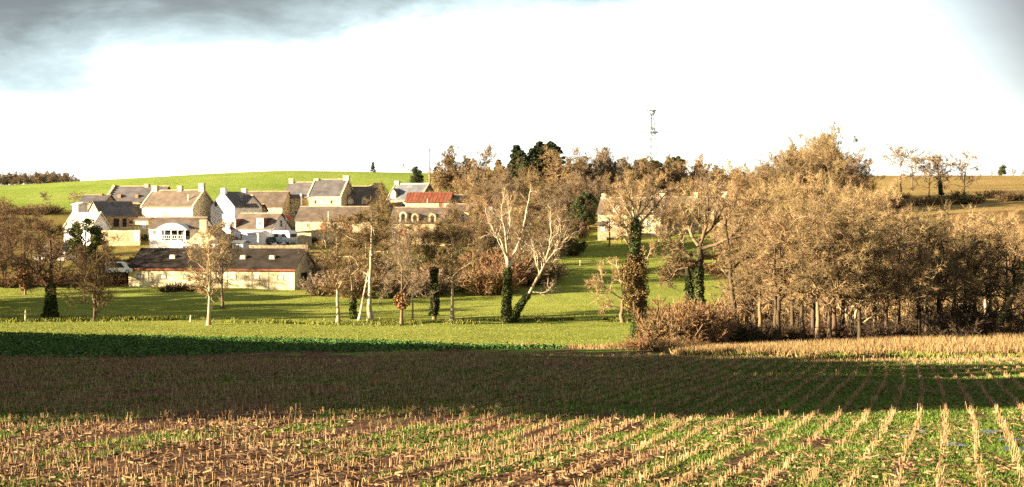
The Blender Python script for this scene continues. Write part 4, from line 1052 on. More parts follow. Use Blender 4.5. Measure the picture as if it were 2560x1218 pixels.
def chimney(roof, x, y, z, w, d, h, mat, pots=2):
    c = MB().box(x - w/2, x + w/2, y - d/2, y + d/2, z - .9, z + h).box(x - w/2 - .07, x + w/2 + .07, y - d/2 - .07, y + d/2 + .07, z + h - .22, z + h - .06).obj('chimney', M[mat], roof)
    return c

def house(name, label, pxl, pxr, Y, eave, ridge, base, depth, rot=-18, wall='stone', roof='slate', chim=(), win=(), doors=(), dorm=(), cat='house', cop=None, over=.25, ridge_c='stone_grey', found=2.5, chim_mat='stone_pale', group=None, hipl=0.):
    a = math.radians(rot); mid = (pxl + pxr) / 2
    p = at(mid, base, Y); w = (pxr - pxl) / F * Y / math.cos(a); d = depth
    wh = zrow(eave, Y) - p.z; rise = zrow(ridge, Y + d / 2 * math.cos(a)) - zrow(eave, Y)
    rt = thing(name, p, a, label, cat, group)
    o = MB().prism([(0, -found), (d, -found), (d, wh), (d/2, wh + rise), (0, wh)], -w/2, w/2, 'x').obj('wall', M[wall], rt)
    sl = rise / (d / 2); th = .16
    ov = over if cop is None else -.02
    rf = MB(); L = lambda y: wh + sl * y
    for s in (0, 1):
        P_ = [(-over, L(-over) + .02), (d/2, L(d/2) + .02), (d/2, L(d/2) + th), (-over, L(-over) + th)]
        if s: P_ = [(d - y, z) for y, z in P_][::-1]
        rf.prism(P_, -w/2 - ov, w/2 + ov, 'x')
    if hipl:
        pass
    ro = rf.obj('roof', M[roof], rt)
    if ridge_c: MB().prism([(d/2 - .16, wh + rise + th - .1), (d/2 + .16, wh + rise + th - .1), (d/2, wh + rise + th + .07)], -w/2 - ov, w/2 + ov, 'x').obj('ridge_tiles', M[ridge_c], ro)
    if cop:
        for sx in (-1, 1):
            c = MB()
            for s in (0, 1):
                P_ = [(-over, L(-over) - .1), (d/2, L(d/2) - .1), (d/2, L(d/2) + th + .14), (-over, L(-over) + th + .14)]
                if s: P_ = [(d - y, z) for y, z in P_][::-1]
                x0 = w/2 - .02 if sx > 0 else -w/2 - .30
                c.prism(P_, x0, x0 + .32, 'x')
            c.obj('gable_coping', M[cop], ro)
    for fx, cw, ch, *m_ in chim:
        chimney(ro, fx * w, d/2, wh + rise, cw, .8, ch, m_[0] if m_ else chim_mat)
    for wi in win: add_window(rt, wi[0] * w, wi[1], wi[2], wi[3], **(wi[4] if len(wi) > 4 else {}))
    for dw in doors: add_window(rt, dw[0] * w, 0, dw[1], dw[2], name='door', **(dict(frame='stone_pale', pane='door_wood') | (dw[3] if len(dw) > 3 else {})))
    for dm in dorm: dormer(rt, dm[0] * w, dm[1], wh + dm[2], dm[3], sl, wh, *dm[4:])
    return dict(rt=rt, w=w, d=d, wh=wh, rise=rise, roof=ro)

def dormer(rt, x, w, z, h, sl, wh, wallm='stone_pale', roofm='slate', kind='gable', opening='glass'):
    """dormer standing on the front wall line, running back into the roof"""
    y1 = max((z + h - wh) / sl, .4) + .3; y0 = -.05 + max(0, (z - wh) / sl) * 0
    if kind == 'gable':
        o = MB().prism([(x - w/2, z), (x + w/2, z), (x + w/2, z + h * .65), (x, z + h), (x - w/2, z + h * .65)], y0, y1).obj('dormer', M[wallm], rt)
        r_ = MB()
        for s in (-1, 1): r_.prism([(x, z + h + .02), (x + s * (w/2 + .15), z + h * .65 - .1), (x + s * (w/2 + .15), z + h * .65 + .03), (x, z + h + .16)][::s], y0 - .12, y1)
        r_.obj('dormer_roof', M[roofm], o)
        add_window(o, x, z + .1, w * .6, h * .55, y0, 'white', opening, 'window', sill=False)
    elif kind == 'arch':
        n = 8; P_ = [(x - w/2, z), (x + w/2, z)] + [(x + w/2 * math.cos(PI * k / n), z + h - w/2 + w/2 * math.sin(PI * k / n)) for k in range(0, n + 1)]
        o = MB().prism(P_, y0, y1).obj('dormer', M[wallm], rt)
        iw = w * .5; P_ = [(x - iw/2, z + .15), (x + iw/2, z + .15)] + [(x + iw/2 * math.cos(PI * k / n), z + h - w/2 + iw/2 * math.sin(PI * k / n)) for k in range(0, n + 1)]
        MB().prism(P_, y0 - .02, y0 + .1).obj('window', M[opening], o)
    elif kind == 'shed':
        o = MB().box(x - w/2, x + w/2, y0, y1, z, z + h).obj('dormer', M[wallm], rt)
        MB().box(x - w/2 - .12, x + w/2 + .12, y0 - .15, y1 + .3, z + h + .003, z + h + .12).obj('dormer_roof', M['brick'], o)
        MB().box(x + w/2 + .003, x + w/2 + .02, y0 + .15, y1, z + .1, z + h - .05).obj('cheek', M['fascia'], o)
        n = 12; MB().prism([(x + .35 * math.cos(2 * PI * k / n), z + h * .55 + .42 * math.sin(2 * PI * k / n)) for k in range(n)], y0 - .04, y0 + .1).obj('window', M[opening], o)
    return o

WH = dict(frame='white', pane='paint')
# long cream shed
S = house('shed', 'long low cream shed with dark roof and row of small windows', 311, 742, 235, 672, 624, 722, 11, -10, 'shedwall', 'slate_dark', cat='shed', over=.3, ridge_c='slate_dark',
          win=[((px_ - 526) / 431, 1.55, 1.15, .85, dict(frame='stone_grey', pane='white', fr=.16)) for px_ in (342, 402, 462, 584, 644, 706)])  # grey frames put the shade round the window edges into colour
MB().box(-S['w']/2 - .3, S['w']/2 + .3, -.36, -.31, S['wh'] - .32, S['wh'] + .02).obj('fascia', M['fascia'], S['rt'])
for i, fx in enumerate((-.27, .16, .335)):
    sl = S['rise'] / (S['d'] / 2); y = 2.6; z = S['wh'] + sl * y
    o = MB().prism([(fx * S['w'] - .5, z), (fx * S['w'] + .5, z), (fx * S['w'] + .4, z + .75), (fx * S['w'] - .4, z + .75)], y - .1, y + .8).obj('roof_vent', M['shedwall'], S['roof'])
    MB().box(fx * S['w'] - .28, fx * S['w'] + .28, y - .14, y - .11, z + .2, z + .6).obj('opening', M['tin'], o)
for x_ in (.10, .245, .345, -.38): MB().box(x_ * S['w'], x_ * S['w'] + .06, -.07, -.004, .1, S['wh'] - .35).obj('downpipe', M['shedwall'], S['rt'])
add = MB().box(S['w']/2 + .003, S['w']/2 + .06, 3.5, 6.5, 0, 2.6).obj('door', M['dark'], S['rt'])
# lean-to left of it
L_ = house('shed', 'small dark open lean to at the left end of the long cream shed', 272, 308, 240, 672, 660, 706, 5, 0, 'dark', 'slate_brown', cat='shed')
# stone farmhouse
house('stone_house', 'stone farmhouse with four white shuttered windows and three chimneys', 347, 489, 292, 516, 477, 562, 7.6, -24, 'stone_pale', 'slate_brown',
      chim=[(-.46, 1.3, 1.1), (.04, 1.0, 1.0), (.465, 1.2, 1.5)], win=[(f, 1.45, .95, 1.5, WH) for f in (-.35, -.2, .13, .29)], cop='stone_pale',
      doors=[(-.04, 1., 2.1)])
fh = [o for o in COL.objects if o.name == 'stone_house'][0]
pb = MB(); pb.box(4.25, 4.45, 1.2, 1.4, 3.9, 6.3); pb.obj('flue_pipe', M['pole_pale'], fh)
house('annex', 'low pale stone annex in front of the shuttered farmhouse', 336, 372, 286, 552, 545, 572, 3, -20, 'stone_pale', 'slate_brown', cat='outhouse', doors=[(.2, .9, 1.4, WH)])
# big dark roofed house with stepped gable
B_ = house('stone_house', 'big dark roofed house with stepped gable behind the barn', 262, 402, 318, 503, 467, 536, 9, -12, 'stone_grey', 'slate', chim=[(.1, .9, .6)])
st = MB(); n = 7
for k in range(n):
    y0 = B_['d']/2 * k / n; st.box(-B_['w']/2 - .45, -B_['w']/2 - .02, y0, B_['d'] - y0, B_['wh'] + B_['rise'] * k / n + .003 * k, B_['wh'] + B_['rise'] * (k + 1) / n + .42)
st.obj('stepped_gable', M['stone_pale'], B_['rt'])
for fx in (-.28, .05, .3): 
    z = B_['wh'] + B_['rise'] * .22; o = MB().box(fx * B_['w'] - .35, fx * B_['w'] + .35, .6, 1.6, z, z + .75).obj('skylight', M['brick'], B_['roof'])
house('stone_house', 'low dark hipped house left of the stepped gable', 197, 262, 312, 506, 489, 540, 6, -10, 'stone_grey', 'slate', chim=[(.15, .6, .4, 'brick')])
# barn with gable turned to the left
house('barn', 'stone barn with sunlit gable turned left and black shadowed roof', 262, 338, 292, 539, 505, 569, 8, 38, 'stone_grey', 'slate', cat='barn', doors=[(-.1, 1.4, 2., dict(frame='stone_grey', pane='dark')), (.12, 1.1, 2., dict(frame='stone_grey', pane='dark'))], win=[(.3, .7, .8, .8, dict(frame='stone_grey', pane='dark'))])
# white roofed shed
house('shed', 'shed with bright pale sheet roof behind the olive evergreen', 153, 232, 280, 571, 533, 582, 5.6, -26, 'white', 'tin', cat='shed', cop='stone_pale', ridge_c=None)
house('outhouse', 'small pale block house on the grass above the pale sheet roof', 180, 196, 305, 512, 508, 524, 3, -25, 'white', 'tin', cat='outhouse', doors=[(0, .5, .8)])
# hidden white house at far left
house('white_house', 'white house hidden among bare trees at far left', 84, 166, 262, 641, 618, 690, 7, -12, 'white', 'slate', chim=[(-.4, .9, .8)], win=[(-.3, 1.4, 1., 1.1), (.05, 1.4, 1., 1.1), (.32, 1.4, 1., 1.1)], dorm=[(.25, 3.2, .1, 1.4, 'white', 'slate', 'gable')], doors=[(-.12, 1., 2.1)])
# garden wall with white door
def wall_thing(label, pxl, pxr, Y, top, bot, mat, rot=0, cop=None, name='garden_wall', cat='wall', th=.45):
    a = math.radians(rot); p = at((pxl + pxr) / 2, bot, Y); w = (pxr - pxl) / F * Y / math.cos(a); h = zrow(top, Y) - p.z
    rt = thing(name, p, a, label, cat)
    b = MB(); n = max(2, int(w / 1.5)); q = np.random.default_rng(int(pxl))
    xs = np.linspace(-w/2, w/2, n + 1); hs = h + q.normal(0, .05, n + 1)
    for k in range(n):
        b.add([(xs[k], 0, -1.2), (xs[k+1], 0, -1.2), (xs[k+1], th, -1.2), (xs[k], th, -1.2), (xs[k], 0, hs[k]), (xs[k+1], 0, hs[k+1]), (xs[k+1], th, hs[k+1]), (xs[k], th, hs[k])], [(0,1,5,4), (2,3,7,6), (4,5,6,7), (1,2,6,5), (3,0,4,7)])
    b.obj('wall', M[mat], rt)
    return rt, w, h
rt, w_, h_ = wall_thing('golden stone garden wall with a white door at its right end', 243, 350, 278, 576, 602, 'stone', -4)
add_window(rt, w_ * .43, .02, 1., 1.7, 0, 'white', 'paint', 'door')
wall_thing('upper stone wall behind the golden garden wall', 268, 348, 284, 567, 577, 'stone', -4)
wall_thing('low stone wall between caravan and long stone building', 738, 778, 271, 583, 597, 'stone_pale', -6)
wall_thing('low stone wall at the back of the yard with the caravan', 600, 770, 262, 613, 622, 'stone_grey', -3)
# white bungalow with arched veranda
Bg = house('white_house', 'white bungalow with arched grey veranda', 370, 500, 270, 571, 545, 601, 8, -8, 'white', 'slate_brown', chim=[])
w_, wh_ = Bg['w'], Bg['wh']
fx = lambda p_: (p_ - 435) / 130 * w_
MB().box(fx(384) - .3, fx(384) + .3, -.03, .05, 1.2, 1.9).obj('window', M['brick'], Bg['rt'])
v = MB(); n = 10
P_ = [(fx(400), wh_ - .35)] + [(fx(400 + 78 * k / n), wh_ - .1 + 1.15 * math.sin(PI * k / n) ** .8) for k in range(0, n + 1)] + [(fx(478), wh_ - .35)]
v.prism(P_, -2.2, 1.2); vo = v.obj('veranda_roof', M['grey_paint'], Bg['rt'])
MB().box(fx(404), fx(476), -.06, -.01, .1, wh_ - .36).obj('dark_inside', M['dark'], Bg['rt'])  # dark sheet painted for the shade inside the veranda
for p_ in (404, 421, 438, 455, 474): MB().box(fx(p_) - .07, fx(p_) + .07, -2.1, -1.95, -.3, wh_ - .36).obj('veranda_post', M['paint'], vo)
for z_ in (.35, .95): MB().box(fx(404), fx(474), -2.06, -1.98, z_, z_ + .08).obj('rail', M['paint'], vo)
for p_ in np.linspace(406, 472, 14): MB().box(fx(p_) - .025, fx(p_) + .025, -2.05, -1.99, .43, .95).obj('baluster', M['paint'], vo)
MB().box(fx(462), fx(470), -1.7, -1.2, -.2, 1.7).obj('screen_panel', M['grey_paint'], Bg['rt'])
# gable fronted stone house in front of it, seen through the slim tree
p = at(508, 640, 261); rt = thing('stone_house', p, math.radians(-6), 'pale rubble stone house with gable and chimney facing the field', 'house')
g_ = 261 / F; we = 82 * g_; hw = (640 - 604) * g_; hr = (640 - 568) * g_
MB().prism([(-we/2, -1.5), (we/2, -1.5), (we/2, hw), (0, hr), (-we/2, hw)], 0, 9).obj('wall', M['stone_pale'], rt)
rf = MB()
for s in (-1, 1): rf.prism([(0, hr + .02), (s * (we/2 + .25), hw - .25), (s * (we/2 + .25), hw - .1), (0, hr + .18)][::s], .25, 9.2)
ro = rf.obj('roof', M['slate_brown'], rt)
MB().box(-.65, .65, -.04, .8, hr - .9, hr + 1.35).box(-.72, .72, -.1, .86, hr + 1.1, hr + 1.25).obj('chimney', M['stone_pale'], ro)
add_window(rt, -1.2, 1.3, .8, 1.1); add_window(rt, 1.3, 1.3, .8, 1.1)
# tall white gabled house
p = at(556, 560, 291); rt = thing('white_house', p, math.radians(-32), 'tall white house with hexagon window in its gable and two white chimneys', 'house')
g_ = 291 / F; we = 74 * g_ / math.cos(math.radians(32)) * .92; hw = (560 - 517) * g_; hr = (560 - 481) * g_; dp = 5.2
MB().prism([(-we/2, -2), (we/2, -2), (we/2, hw), (0, hr), (-we/2, hw)], 0, dp + 2).obj('wall', M['white'], rt)
rf = MB()
for s in (-1, 1): rf.prism([(0, hr + .02), (s * (we/2 + .2), hw - .2), (s * (we/2 + .2), hw - .04), (0, hr + .18)][::s], .02, dp + 2.1)
ro = rf.obj('roof', M['slate'], rt)
for y_ in (.4, dp + 1.4): chimney(ro, .1, y_, hr, 1.1, .7, .85, 'white')
hx = -1.7
o = MB().prism([(hx + .72 * math.cos(PI/3 * k), 4.1 + .72 * math.sin(PI/3 * k)) for k in range(6)], -.05, .1).obj('window', M['grey_paint'], rt)
MB().prism([(hx + .52 * math.cos(PI/3 * k), 4.1 + .52 * math.sin(PI/3 * k)) for k in range(6)], -.07, -.052).obj('pane', M['glass'], o)
house('white_house', 'lower wing of the tall white house with gable dormer and three small windows', 578, 610, 293, 517, 490, 552, 6, -30, 'white', 'slate', win=[(-.3, .6, .7, .9), (0, .6, .7, .9), (.3, .6, .7, .9)], dorm=[(0, 1.9, -.3, 2.2, 'white', 'slate', 'gable')])
# roofs behind in half shadow
house('stone_house', 'low stone house with long brown roof behind the white houses', 606, 707, 306, 516, 480, 552, 8, -10, 'stone_pale', 'slate_brown', win=[(.2, 1., .8, 1.), (.38, 1., .8, 1.)], doors=[(.3, .9, 2.)], chim=[])
house('outhouse', 'dark small outhouse in the shadow of the white gabled house', 612, 650, 299, 528, 512, 556, 4, -14, 'stone_grey', 'slate_dark', cat='outhouse', win=[(.1, 1.2, .7, .7, WH)])
# white house with two dormers
W = house('white_house', 'white house with brown roof and two box dormers', 573, 680, 272, 572, 535, 612, 8, -20, 'white', 'slate_brown', dorm=[(-.44, 1.2, -.1, 1.9, 'white', 'slate', 'shed', 'brick'), (.24, 1.5, -.1, 2.1, 'white', 'slate', 'shed', 'brick')], win=[(-.2, .9, 1.1, 1.2)], doors=[(-.34, 1., 2.1, WH)])
gw = MB().box(W['w']/2 + .003, W['w']/2 + .05, 3.6, 4.4, W['wh'] + .4, W['wh'] + 1.6).obj('gable_window', M['glass'], W['rt'])
for y_ in (2.2, 4.2): MB().box(W['w']/2 + .003, W['w']/2 + .05, y_, y_ + .8, .7, 1.9).obj('gable_window', M['glass'], W['rt'])
Gg = house('garage', 'white flat fronted garage in front of the dormered white house', 603, 647, 264, 585, 578, 611, 5, -20, 'white', 'tin', cat='garage', ridge_c=None, over=.08)
MB().box(-1.2, 1.2, -.05, -.004, 0, Gg['wh'] - .5).obj('garage_door', M['paint'], Gg['rt'])
# tall stone houses
house('stone_house', 'tall narrow stone house with slate roof and a white flue', 709, 771, 310, 493, 457, 548, 7, -14, 'stone_pale', 'slate', chim=[(-.44, 1., .9)], win=[(-.22, 3.2, .5, .7, dict(frame='stone_pale')), (0, .9, .8, 1.), (.25, .6, .6, .9, dict(frame='stone_pale', pane='brick'))], cop=None)
tn = [o for o in COL.objects if o.get('label', '').startswith('tall narrow stone')][0]
MB().tube([(1.3, -.25, 1.5), (1.3, -.25, 5.6)], [.22, .2], 8).obj('flue_pipe', M['paint'], tn)
house('stone_house', 'tallest stone house with broad chimney, beside the tall narrow one', 771, 854, 306, 488, 450, 540, 8, -14, 'stone_pale', 'slate', chim=[(.47, 1.3, .95), (-.47, 1., .3)], cop='stone_pale', win=[(-.3, 2.6, .6, .9, dict(frame='stone_pale')), (.2, 2.6, .6, .9, dict(frame='stone_pale'))], doors=[(0, 1.1, 2.)])
house('stone_house', 'lower stone house with two stone dormers and end chimney', 857, 929, 308, 511, 467, 545, 8.5, -14, 'stone_grey', 'slate_brown', chim=[(.46, 1.1, .8), (.3, 1., .35, 'stone_grey')], dorm=[(-.25, 1.3, -.3, 2.3, 'stone_pale', 'slate', 'gable', 'paint'), (.26, 1.3, -.3, 2.3, 'stone_pale', 'slate', 'gable', 'brick')], win=[(0, .8, .9, 1.1)])
house('stone_house', 'long low stone building with arched red door', 737, 930, 281, 551, 518, 582, 8, -8, 'stone_pale', 'slate_brown', win=[(-.34, 1., .5, .9, dict(frame='stone', pane='door_wood'))], doors=[(-.13, 1.1, 1.5, dict(arch=True, frame='door_wood')), (.2, 1.1, 1.7)], chim=[])
# slate house with dormer and dark gable
house('stone_house', 'slate roofed stone house with one dormer and pale chimney', 967, 1051, 318, 497, 461, 530, 8, -26, 'stone_grey', 'slate_blue', chim=[(-.47, 1.1, .8)], dorm=[(-.32, 1.4, -.2, 2.4, 'stone_pale', 'slate', 'gable', 'paint')], ridge_c='tin', cop='stone_grey', win=[(0, 1., .9, 1.1)])
# red roofed barn
Rb = house('barn', 'barn with rusty red sheet roof and pale walls', 1013, 1122, 296, 505, 483, 520, 7, -8, 'stone_pale', 'rust', cat='barn', ridge_c='rust', win=[], doors=[(.32, 1., 1.2, dict(frame='stone', pane='fascia'))])
rb = MB()
for x_ in np.arange(-Rb['w']/2 + .4, Rb['w']/2, .75):
    s_ = Rb['rise'] / 3.5; rb.add([(x_, -.2, Rb['wh'] - .2 * s_ + .16), (x_ + .08, -.2, Rb['wh'] - .2 * s_ + .16), (x_ + .08, 3.4, Rb['wh'] + 3.4 * s_ + .16), (x_, 3.4, Rb['wh'] + 3.4 * s_ + .16), (x_, -.2, Rb['wh'] - .2 * s_ + .19), (x_ + .08, -.2, Rb['wh'] - .2 * s_ + .19), (x_ + .08, 3.4, Rb['wh'] + 3.4 * s_ + .19), (x_, 3.4, Rb['wh'] + 3.4 * s_ + .19)], [(4,5,6,7), (0,1,5,4), (1,2,6,5), (3,0,4,7)])
rb.obj('sheet_ribs', M['rust'], Rb['roof'])
house('shed', 'low brown shed joined to the right of the red roofed barn', 1122, 1155, 298, 503, 489, 522, 5, -8, 'stone_grey', 'slate_brown', cat='shed')
house('stone_house', 'low stone house with arched stone dormers behind the meadow trees', 976, 1112, 276, 556, 520, 592, 8, -6, 'stone', 'slate_brown', dorm=[(-.27, 1.5, -.2, 2.3, 'stone_pale', 'slate', 'arch', 'dark'), (-.05, 1.4, -.2, 2.0, 'stone_pale', 'slate', 'arch', 'dark'), (.27, 1.4, -.2, 2.0, 'stone_pale', 'slate', 'arch', 'dark')], doors=[(-.27, 1., 1.9, dict(arch=True)), (.1, 1., 1.9)], win=[(-.42, .8, .8, 1.)])
house('stone_house', 'small pale stone house with two openings right of the arched dormers', 1112, 1172, 280, 528, 512, 560, 6, -10, 'stone_pale', 'slate_brown', doors=[(-.05, 1., 1.9)], win=[(.25, .9, .9, 1.1)], chim=[])
p = at(1188, 530, 298); rt = thing('chimney_stack', p, -.2, 'lone white chimney stack among the bare garden trees', 'chimney'); MB().box(-.55, .55, -.4, .4, -1.5, 1.6).obj('stack', M['white'], rt); MB().box(-.65, .65, -.5, .5, 1.605, 1.78).obj('cap', M['stone_pale'], rt)
house('stone_house', 'low pale house hidden behind the bleached fan of limbs', 1205, 1300, 284, 548, 528, 585, 7, -8, 'stone', 'slate_brown', chim=[(-.35, 1., .9, 'white'), (.25, .9, 1.4, 'white')], win=[(-.2, 1, 1, 1.1), (.2, 1, 1, 1.1)], doors=[(0, 1, 2)])
# cream farmhouse on the slope
house('stone_house', 'cream farmhouse at the top of the sloping meadow, its left half', 1496, 1650, 292, 534, 496, 576, 8, -15, 'stone_pale', 'slate_brown', chim=[(-.46, .9, 1.), (.48, 1.2, 1.)], win=[(-.32, .9, .9, 1.3, WH), (-.22, .9, .9, 1.3), (.12, 1.2, 1., 1.2), (.3, .9, .9, 1.3)], dorm=[(-.2, 1.4, -.1, 2., 'white', 'slate', 'gable', 'paint'), (.36, 1.3, -.1, 2., 'stone_pale', 'slate', 'gable', 'paint')], doors=[(0.02, 1., 2.1)])
house('stone_house', 'right wing of the cream farmhouse behind the spreading oak', 1652, 1812, 295, 534, 494, 574, 8, -15, 'stone_pale', 'slate_brown', chim=[(.01, .8, 1.1), (.44, 1.2, 1.2)], win=[(-.4, .7, .8, 1.5, dict(frame='stone', pane='door_wood')), (-.33, .7, .8, 1.5, dict(frame='stone', pane='door_wood')), (.1, .9, .9, 1.3), (.3, .9, .9, 1.3)], dorm=[(-.02, 1.2, -.1, 1.9, 'white', 'slate', 'gable', 'paint'), (.32, 1.2, -.1, 2.1, 'white', 'slate', 'gable', 'paint')], doors=[(-.15, 1.2, 2.)])
house('shed', 'small dark lean to before the left end of the cream farmhouse', 1494, 1516, 286, 563, 556, 578, 3, -6, 'stone_grey', 'slate_brown', cat='shed', doors=[(.1, .8, .9, WH)])
wall_thing('low dark terrace wall in front of the cream farmhouse', 1512, 1560, 285, 570, 579, 'stone_grey', -4)
wall_thing('low brown terrace wall in front of the right wing', 1640, 1668, 286, 562, 576, 'stone_grey', -4)
# small garden sheds
house('shed', 'small pale green house at the upper edge of the shed roof', 455, 478, 252, 614, 611, 625, 2, 0, 'tin', 'paint', cat='shed', win=[(-.25, .1, .5, .5), (.1, .1, .5, .5), (.35, .1, .4, .5)], ridge_c=None)
house('shed', 'pale blue garden shed left of the white garage', 580, 608, 256, 608, 603, 625, 3, -10, 'blue_paint', 'slate_blue', cat='shed', win=[(.05, .55, .8, .4, dict(frame='blue_paint'))], ridge_c=None)
house('shed', 'white striped shed below the pale rubble gable', 523, 546, 255, 608, 602, 626, 3, -10, 'white', 'slate_brown', cat='shed', doors=[(.0, .8, 1.1, WH)], ridge_c=None)

# ------------------------------------------------------------------ vehicles
def wheels(rt, xs, y0, y1, rad, name='wheel'):
    for x_ in xs:
        for y_ in (y0, y1):
            o = MB(); n = 14
            o.prism([(x_ + rad * math.cos(2*PI*k/n), rad + rad * math.sin(2*PI*k/n)) for k in range(n)], y_ - .1, y_ + .1); w_ = o.obj(name, M['tyre'], rt)
            MB().prism([(x_ + rad*.55 * math.cos(2*PI*k/n), rad + rad*.55 * math.sin(2*PI*k/n)) for k in range(n)], y_ - .115, y_ - .102).obj('rim', M['steel'], w_)
def car(label, px_, Y, base, rz, mat, L=4.1, van=False, cat='car', name='parked_car'):
    p = at(px_, base, Y); rt = thing(name, p, math.radians(rz), label, cat)
    h = 1.0 if not van else 1.15; H = 1.45 if not van else 1.95
    b = MB(); prof = [(-L/2, .28), (L/2, .28), (L/2 + .03, .6), (L/2 - .1, .86), (L/2 - .9 if not van else L/2 - .5, .96), (-L/2 + .05, .96), (-L/2, .6)]
    b.prism(prof, -.86, .86); b.obj('body', M[mat], rt)
    top = [(-L/2 + .12, .965), (L/2 - (1.0 if not van else .55), .965), (L/2 - (1.75 if not van else 1.1), H - .06), (L/2 - (2.1 if not van else 1.4), H), (-L/2 + .55 if not van else -L/2 + .1, H), (-L/2 + .3 if not van else -L/2 + .05, H - .1)]
    b = MB(); b.prism(top, -.74, .74); cb = b.obj('cabin', M[mat], rt)
    g = MB(); g.prism([(-L/2 + .45, 1.02), (L/2 - 1.25, 1.02), (L/2 - 1.85, H - .14), (-L/2 + .62, H - .14)], -.76, .76); g.obj('window', M['glass'], cb)
    for y_ in (-.6, .6): MB().box(L/2 - .02, L/2 + .06, y_ - .16, y_ + .16, .62, .78).obj('headlight', M['paint'], rt)
    wheels(rt, (-L/2 + .75, L/2 - .8), -.8, .8, .32)
    return rt
car('red car parked by the cream wall between the houses', 702, 296, 551, 8, 'red_car')
car('dark car parked in front of the blue grey white gable', 678, 268, 611, 62, 'dark_car', 3.9)
car('white van in the dark lean to left of the long cream shed', 297, 237, 684, 15, 'paint', 4.4, True, 'van', 'parked_van')
# caravan
p = at(712, 611, 268); rt = thing('caravan', p, math.radians(-38), 'white caravan parked beside the dormered white house', 'caravan')
prof = [(-2.3, .5), (2.2, .5), (2.45, 1.2), (2.35, 2.1), (1.9, 2.62), (-1.9, 2.62), (-2.3, 2.2)]
MB().prism(prof, -1.05, 1.05).obj('body', M['paint'], rt)
MB().prism([(-2.3, .48), (2.2, .48), (2.36, .95), (-2.31, .95)], -1.07, 1.07).obj('skirt', M['blue_paint'], rt)
for x_, w_ in ((-1.2, 1.1), (.9, 1.1)): MB().box(x_ - w_/2, x_ + w_/2, -1.08, -1.051, 1.4, 2.05).obj('window', M['glass'], rt)
MB().box(2.2, 2.48, -.7, .7, 1.4, 2.0).obj('window', M['glass'], rt)
MB().box(-.25, .35, -1.085, -1.051, .6, 2.1).obj('door', M['grey_paint'], rt)
MB().box(2.2, 3.3, -.06, .06, .42, .52).box(3.25, 3.35, -.05, .05, 0, .7).obj('drawbar', M['steel'], rt)
wheels(rt, (-.3,), -.95, .95, .32)

# ------------------------------------------------------------------ poles, posts, pylon
def pole(label, px_, Y, top, base, mat, arm=None, rad=.13, lamp=False):
    p = at(px_, base, Y); p.z = min(p.z, float(ground(p.x, Y)) + .3); H = zrow(top, Y) - p.z
    rt = thing('utility_pole', p, .35, label, 'pole')
    MB().tube([(0, 0, -.5), (0, 0, H * .5), (0, 0, H)], [rad, rad * .85, rad * .65], 8).obj('post', M[mat], rt, True)
    if arm:
        a_ = MB().box(-arm, arm * .4, -.05, .05, H - .55, H - .43).obj('cross_arm', M[mat], rt)
        for x_ in (-arm + .05, -.02, arm * .35): MB().tube([(x_, 0, H - .43), (x_, 0, H - .25)], [.045, .03], 6).obj('insulator', M['steel'], a_)
pole('tall dark wooden pole with cross arm on the hilltop', 1074, 350, 370, 470, 'pole', .9, .24)
pole('pale pole in front of the red roofed barn', 1069, 284, 497, 578, 'pole_pale', None, .15)
pole('thin wooden pole in front of the long low stone building', 821, 277, 528, 590, 'pole_pale', None, .10)
pole('pale pole left of the long low stone building', 715, 275, 541, 606, 'pole_pale', None, .14)
def post(label, px_, py, h, rad=.09, lo=150, hi=262, group=None, rx=0):
    Y = depth_at(px_, py, lo, hi); p = gpoint(px_, Y)
    rt = MB().tube([(0, 0, -.3), (.02, 0, h * .5), (.04 + rx, 0, h)], [rad, rad, rad * .8], 6).obj('fence_post', M['post']); rt.location = p
    tag(rt, label, 'fence post', group)
post('bleached wooden post in the meadow at far left', 62, 804, 1.6, .12)
post('short wooden post left of the nearest slim tree', 475, 805, .9, .1)
for px_, py in ((1395, 664), (1450, 664), (1508, 662)): post('pale fence post crossing the sloping meadow', px_, py, 1.0, .09, 230, 275, 'fence posts on the sloping meadow')
post('dead stick standing in the shaded stubble', 357, 962, .55, .02, 40, 90, None, .15)
# lattice pylon
p = gpoint(1626, 600); H = zrow(275, 600) - p.z
rt = thing('pylon', p, .5, 'pale steel lattice pylon on the skyline', 'pylon')
def bars(segs, rad):
    P_ = np.array([[a, b] for a, b in segs], float); V, Q = tubes(P_, np.full(P_.shape[:2], rad), 4); return MB().add(V, Q)
hw = lambda z: np.interp(z, [0, H * .45, H * .68, H * .95, H], [2.6, 1.9, 1.4, .9, .85])
lv = list(np.linspace(0, H * .68, 8)) + list(np.linspace(H * .75, H * .95, 4)); cr_ = [(-1, -1), (1, -1), (1, 1), (-1, 1)]
P3 = lambda c, z: (c[0] * hw(z), c[1] * hw(z), z)
bars([(P3(c, lv[i]), P3(c, lv[i+1])) for c in cr_ for i in range(len(lv) - 1)], .24).obj('leg', M['steel'], rt)
bars([(P3(cr_[k], lv[i]), P3(cr_[(k+1) % 4], lv[i+1])) for k in range(4) for i in range(len(lv) - 1)] + [(P3(cr_[(k+1) % 4], lv[i]), P3(cr_[k], lv[i+1])) for k in range(4) for i in range(len(lv) - 1)] + [(P3(cr_[k], z), P3(cr_[(k+1) % 4], z)) for k in range(4) for z in lv], .115).obj('bracing', M['steel'], rt)
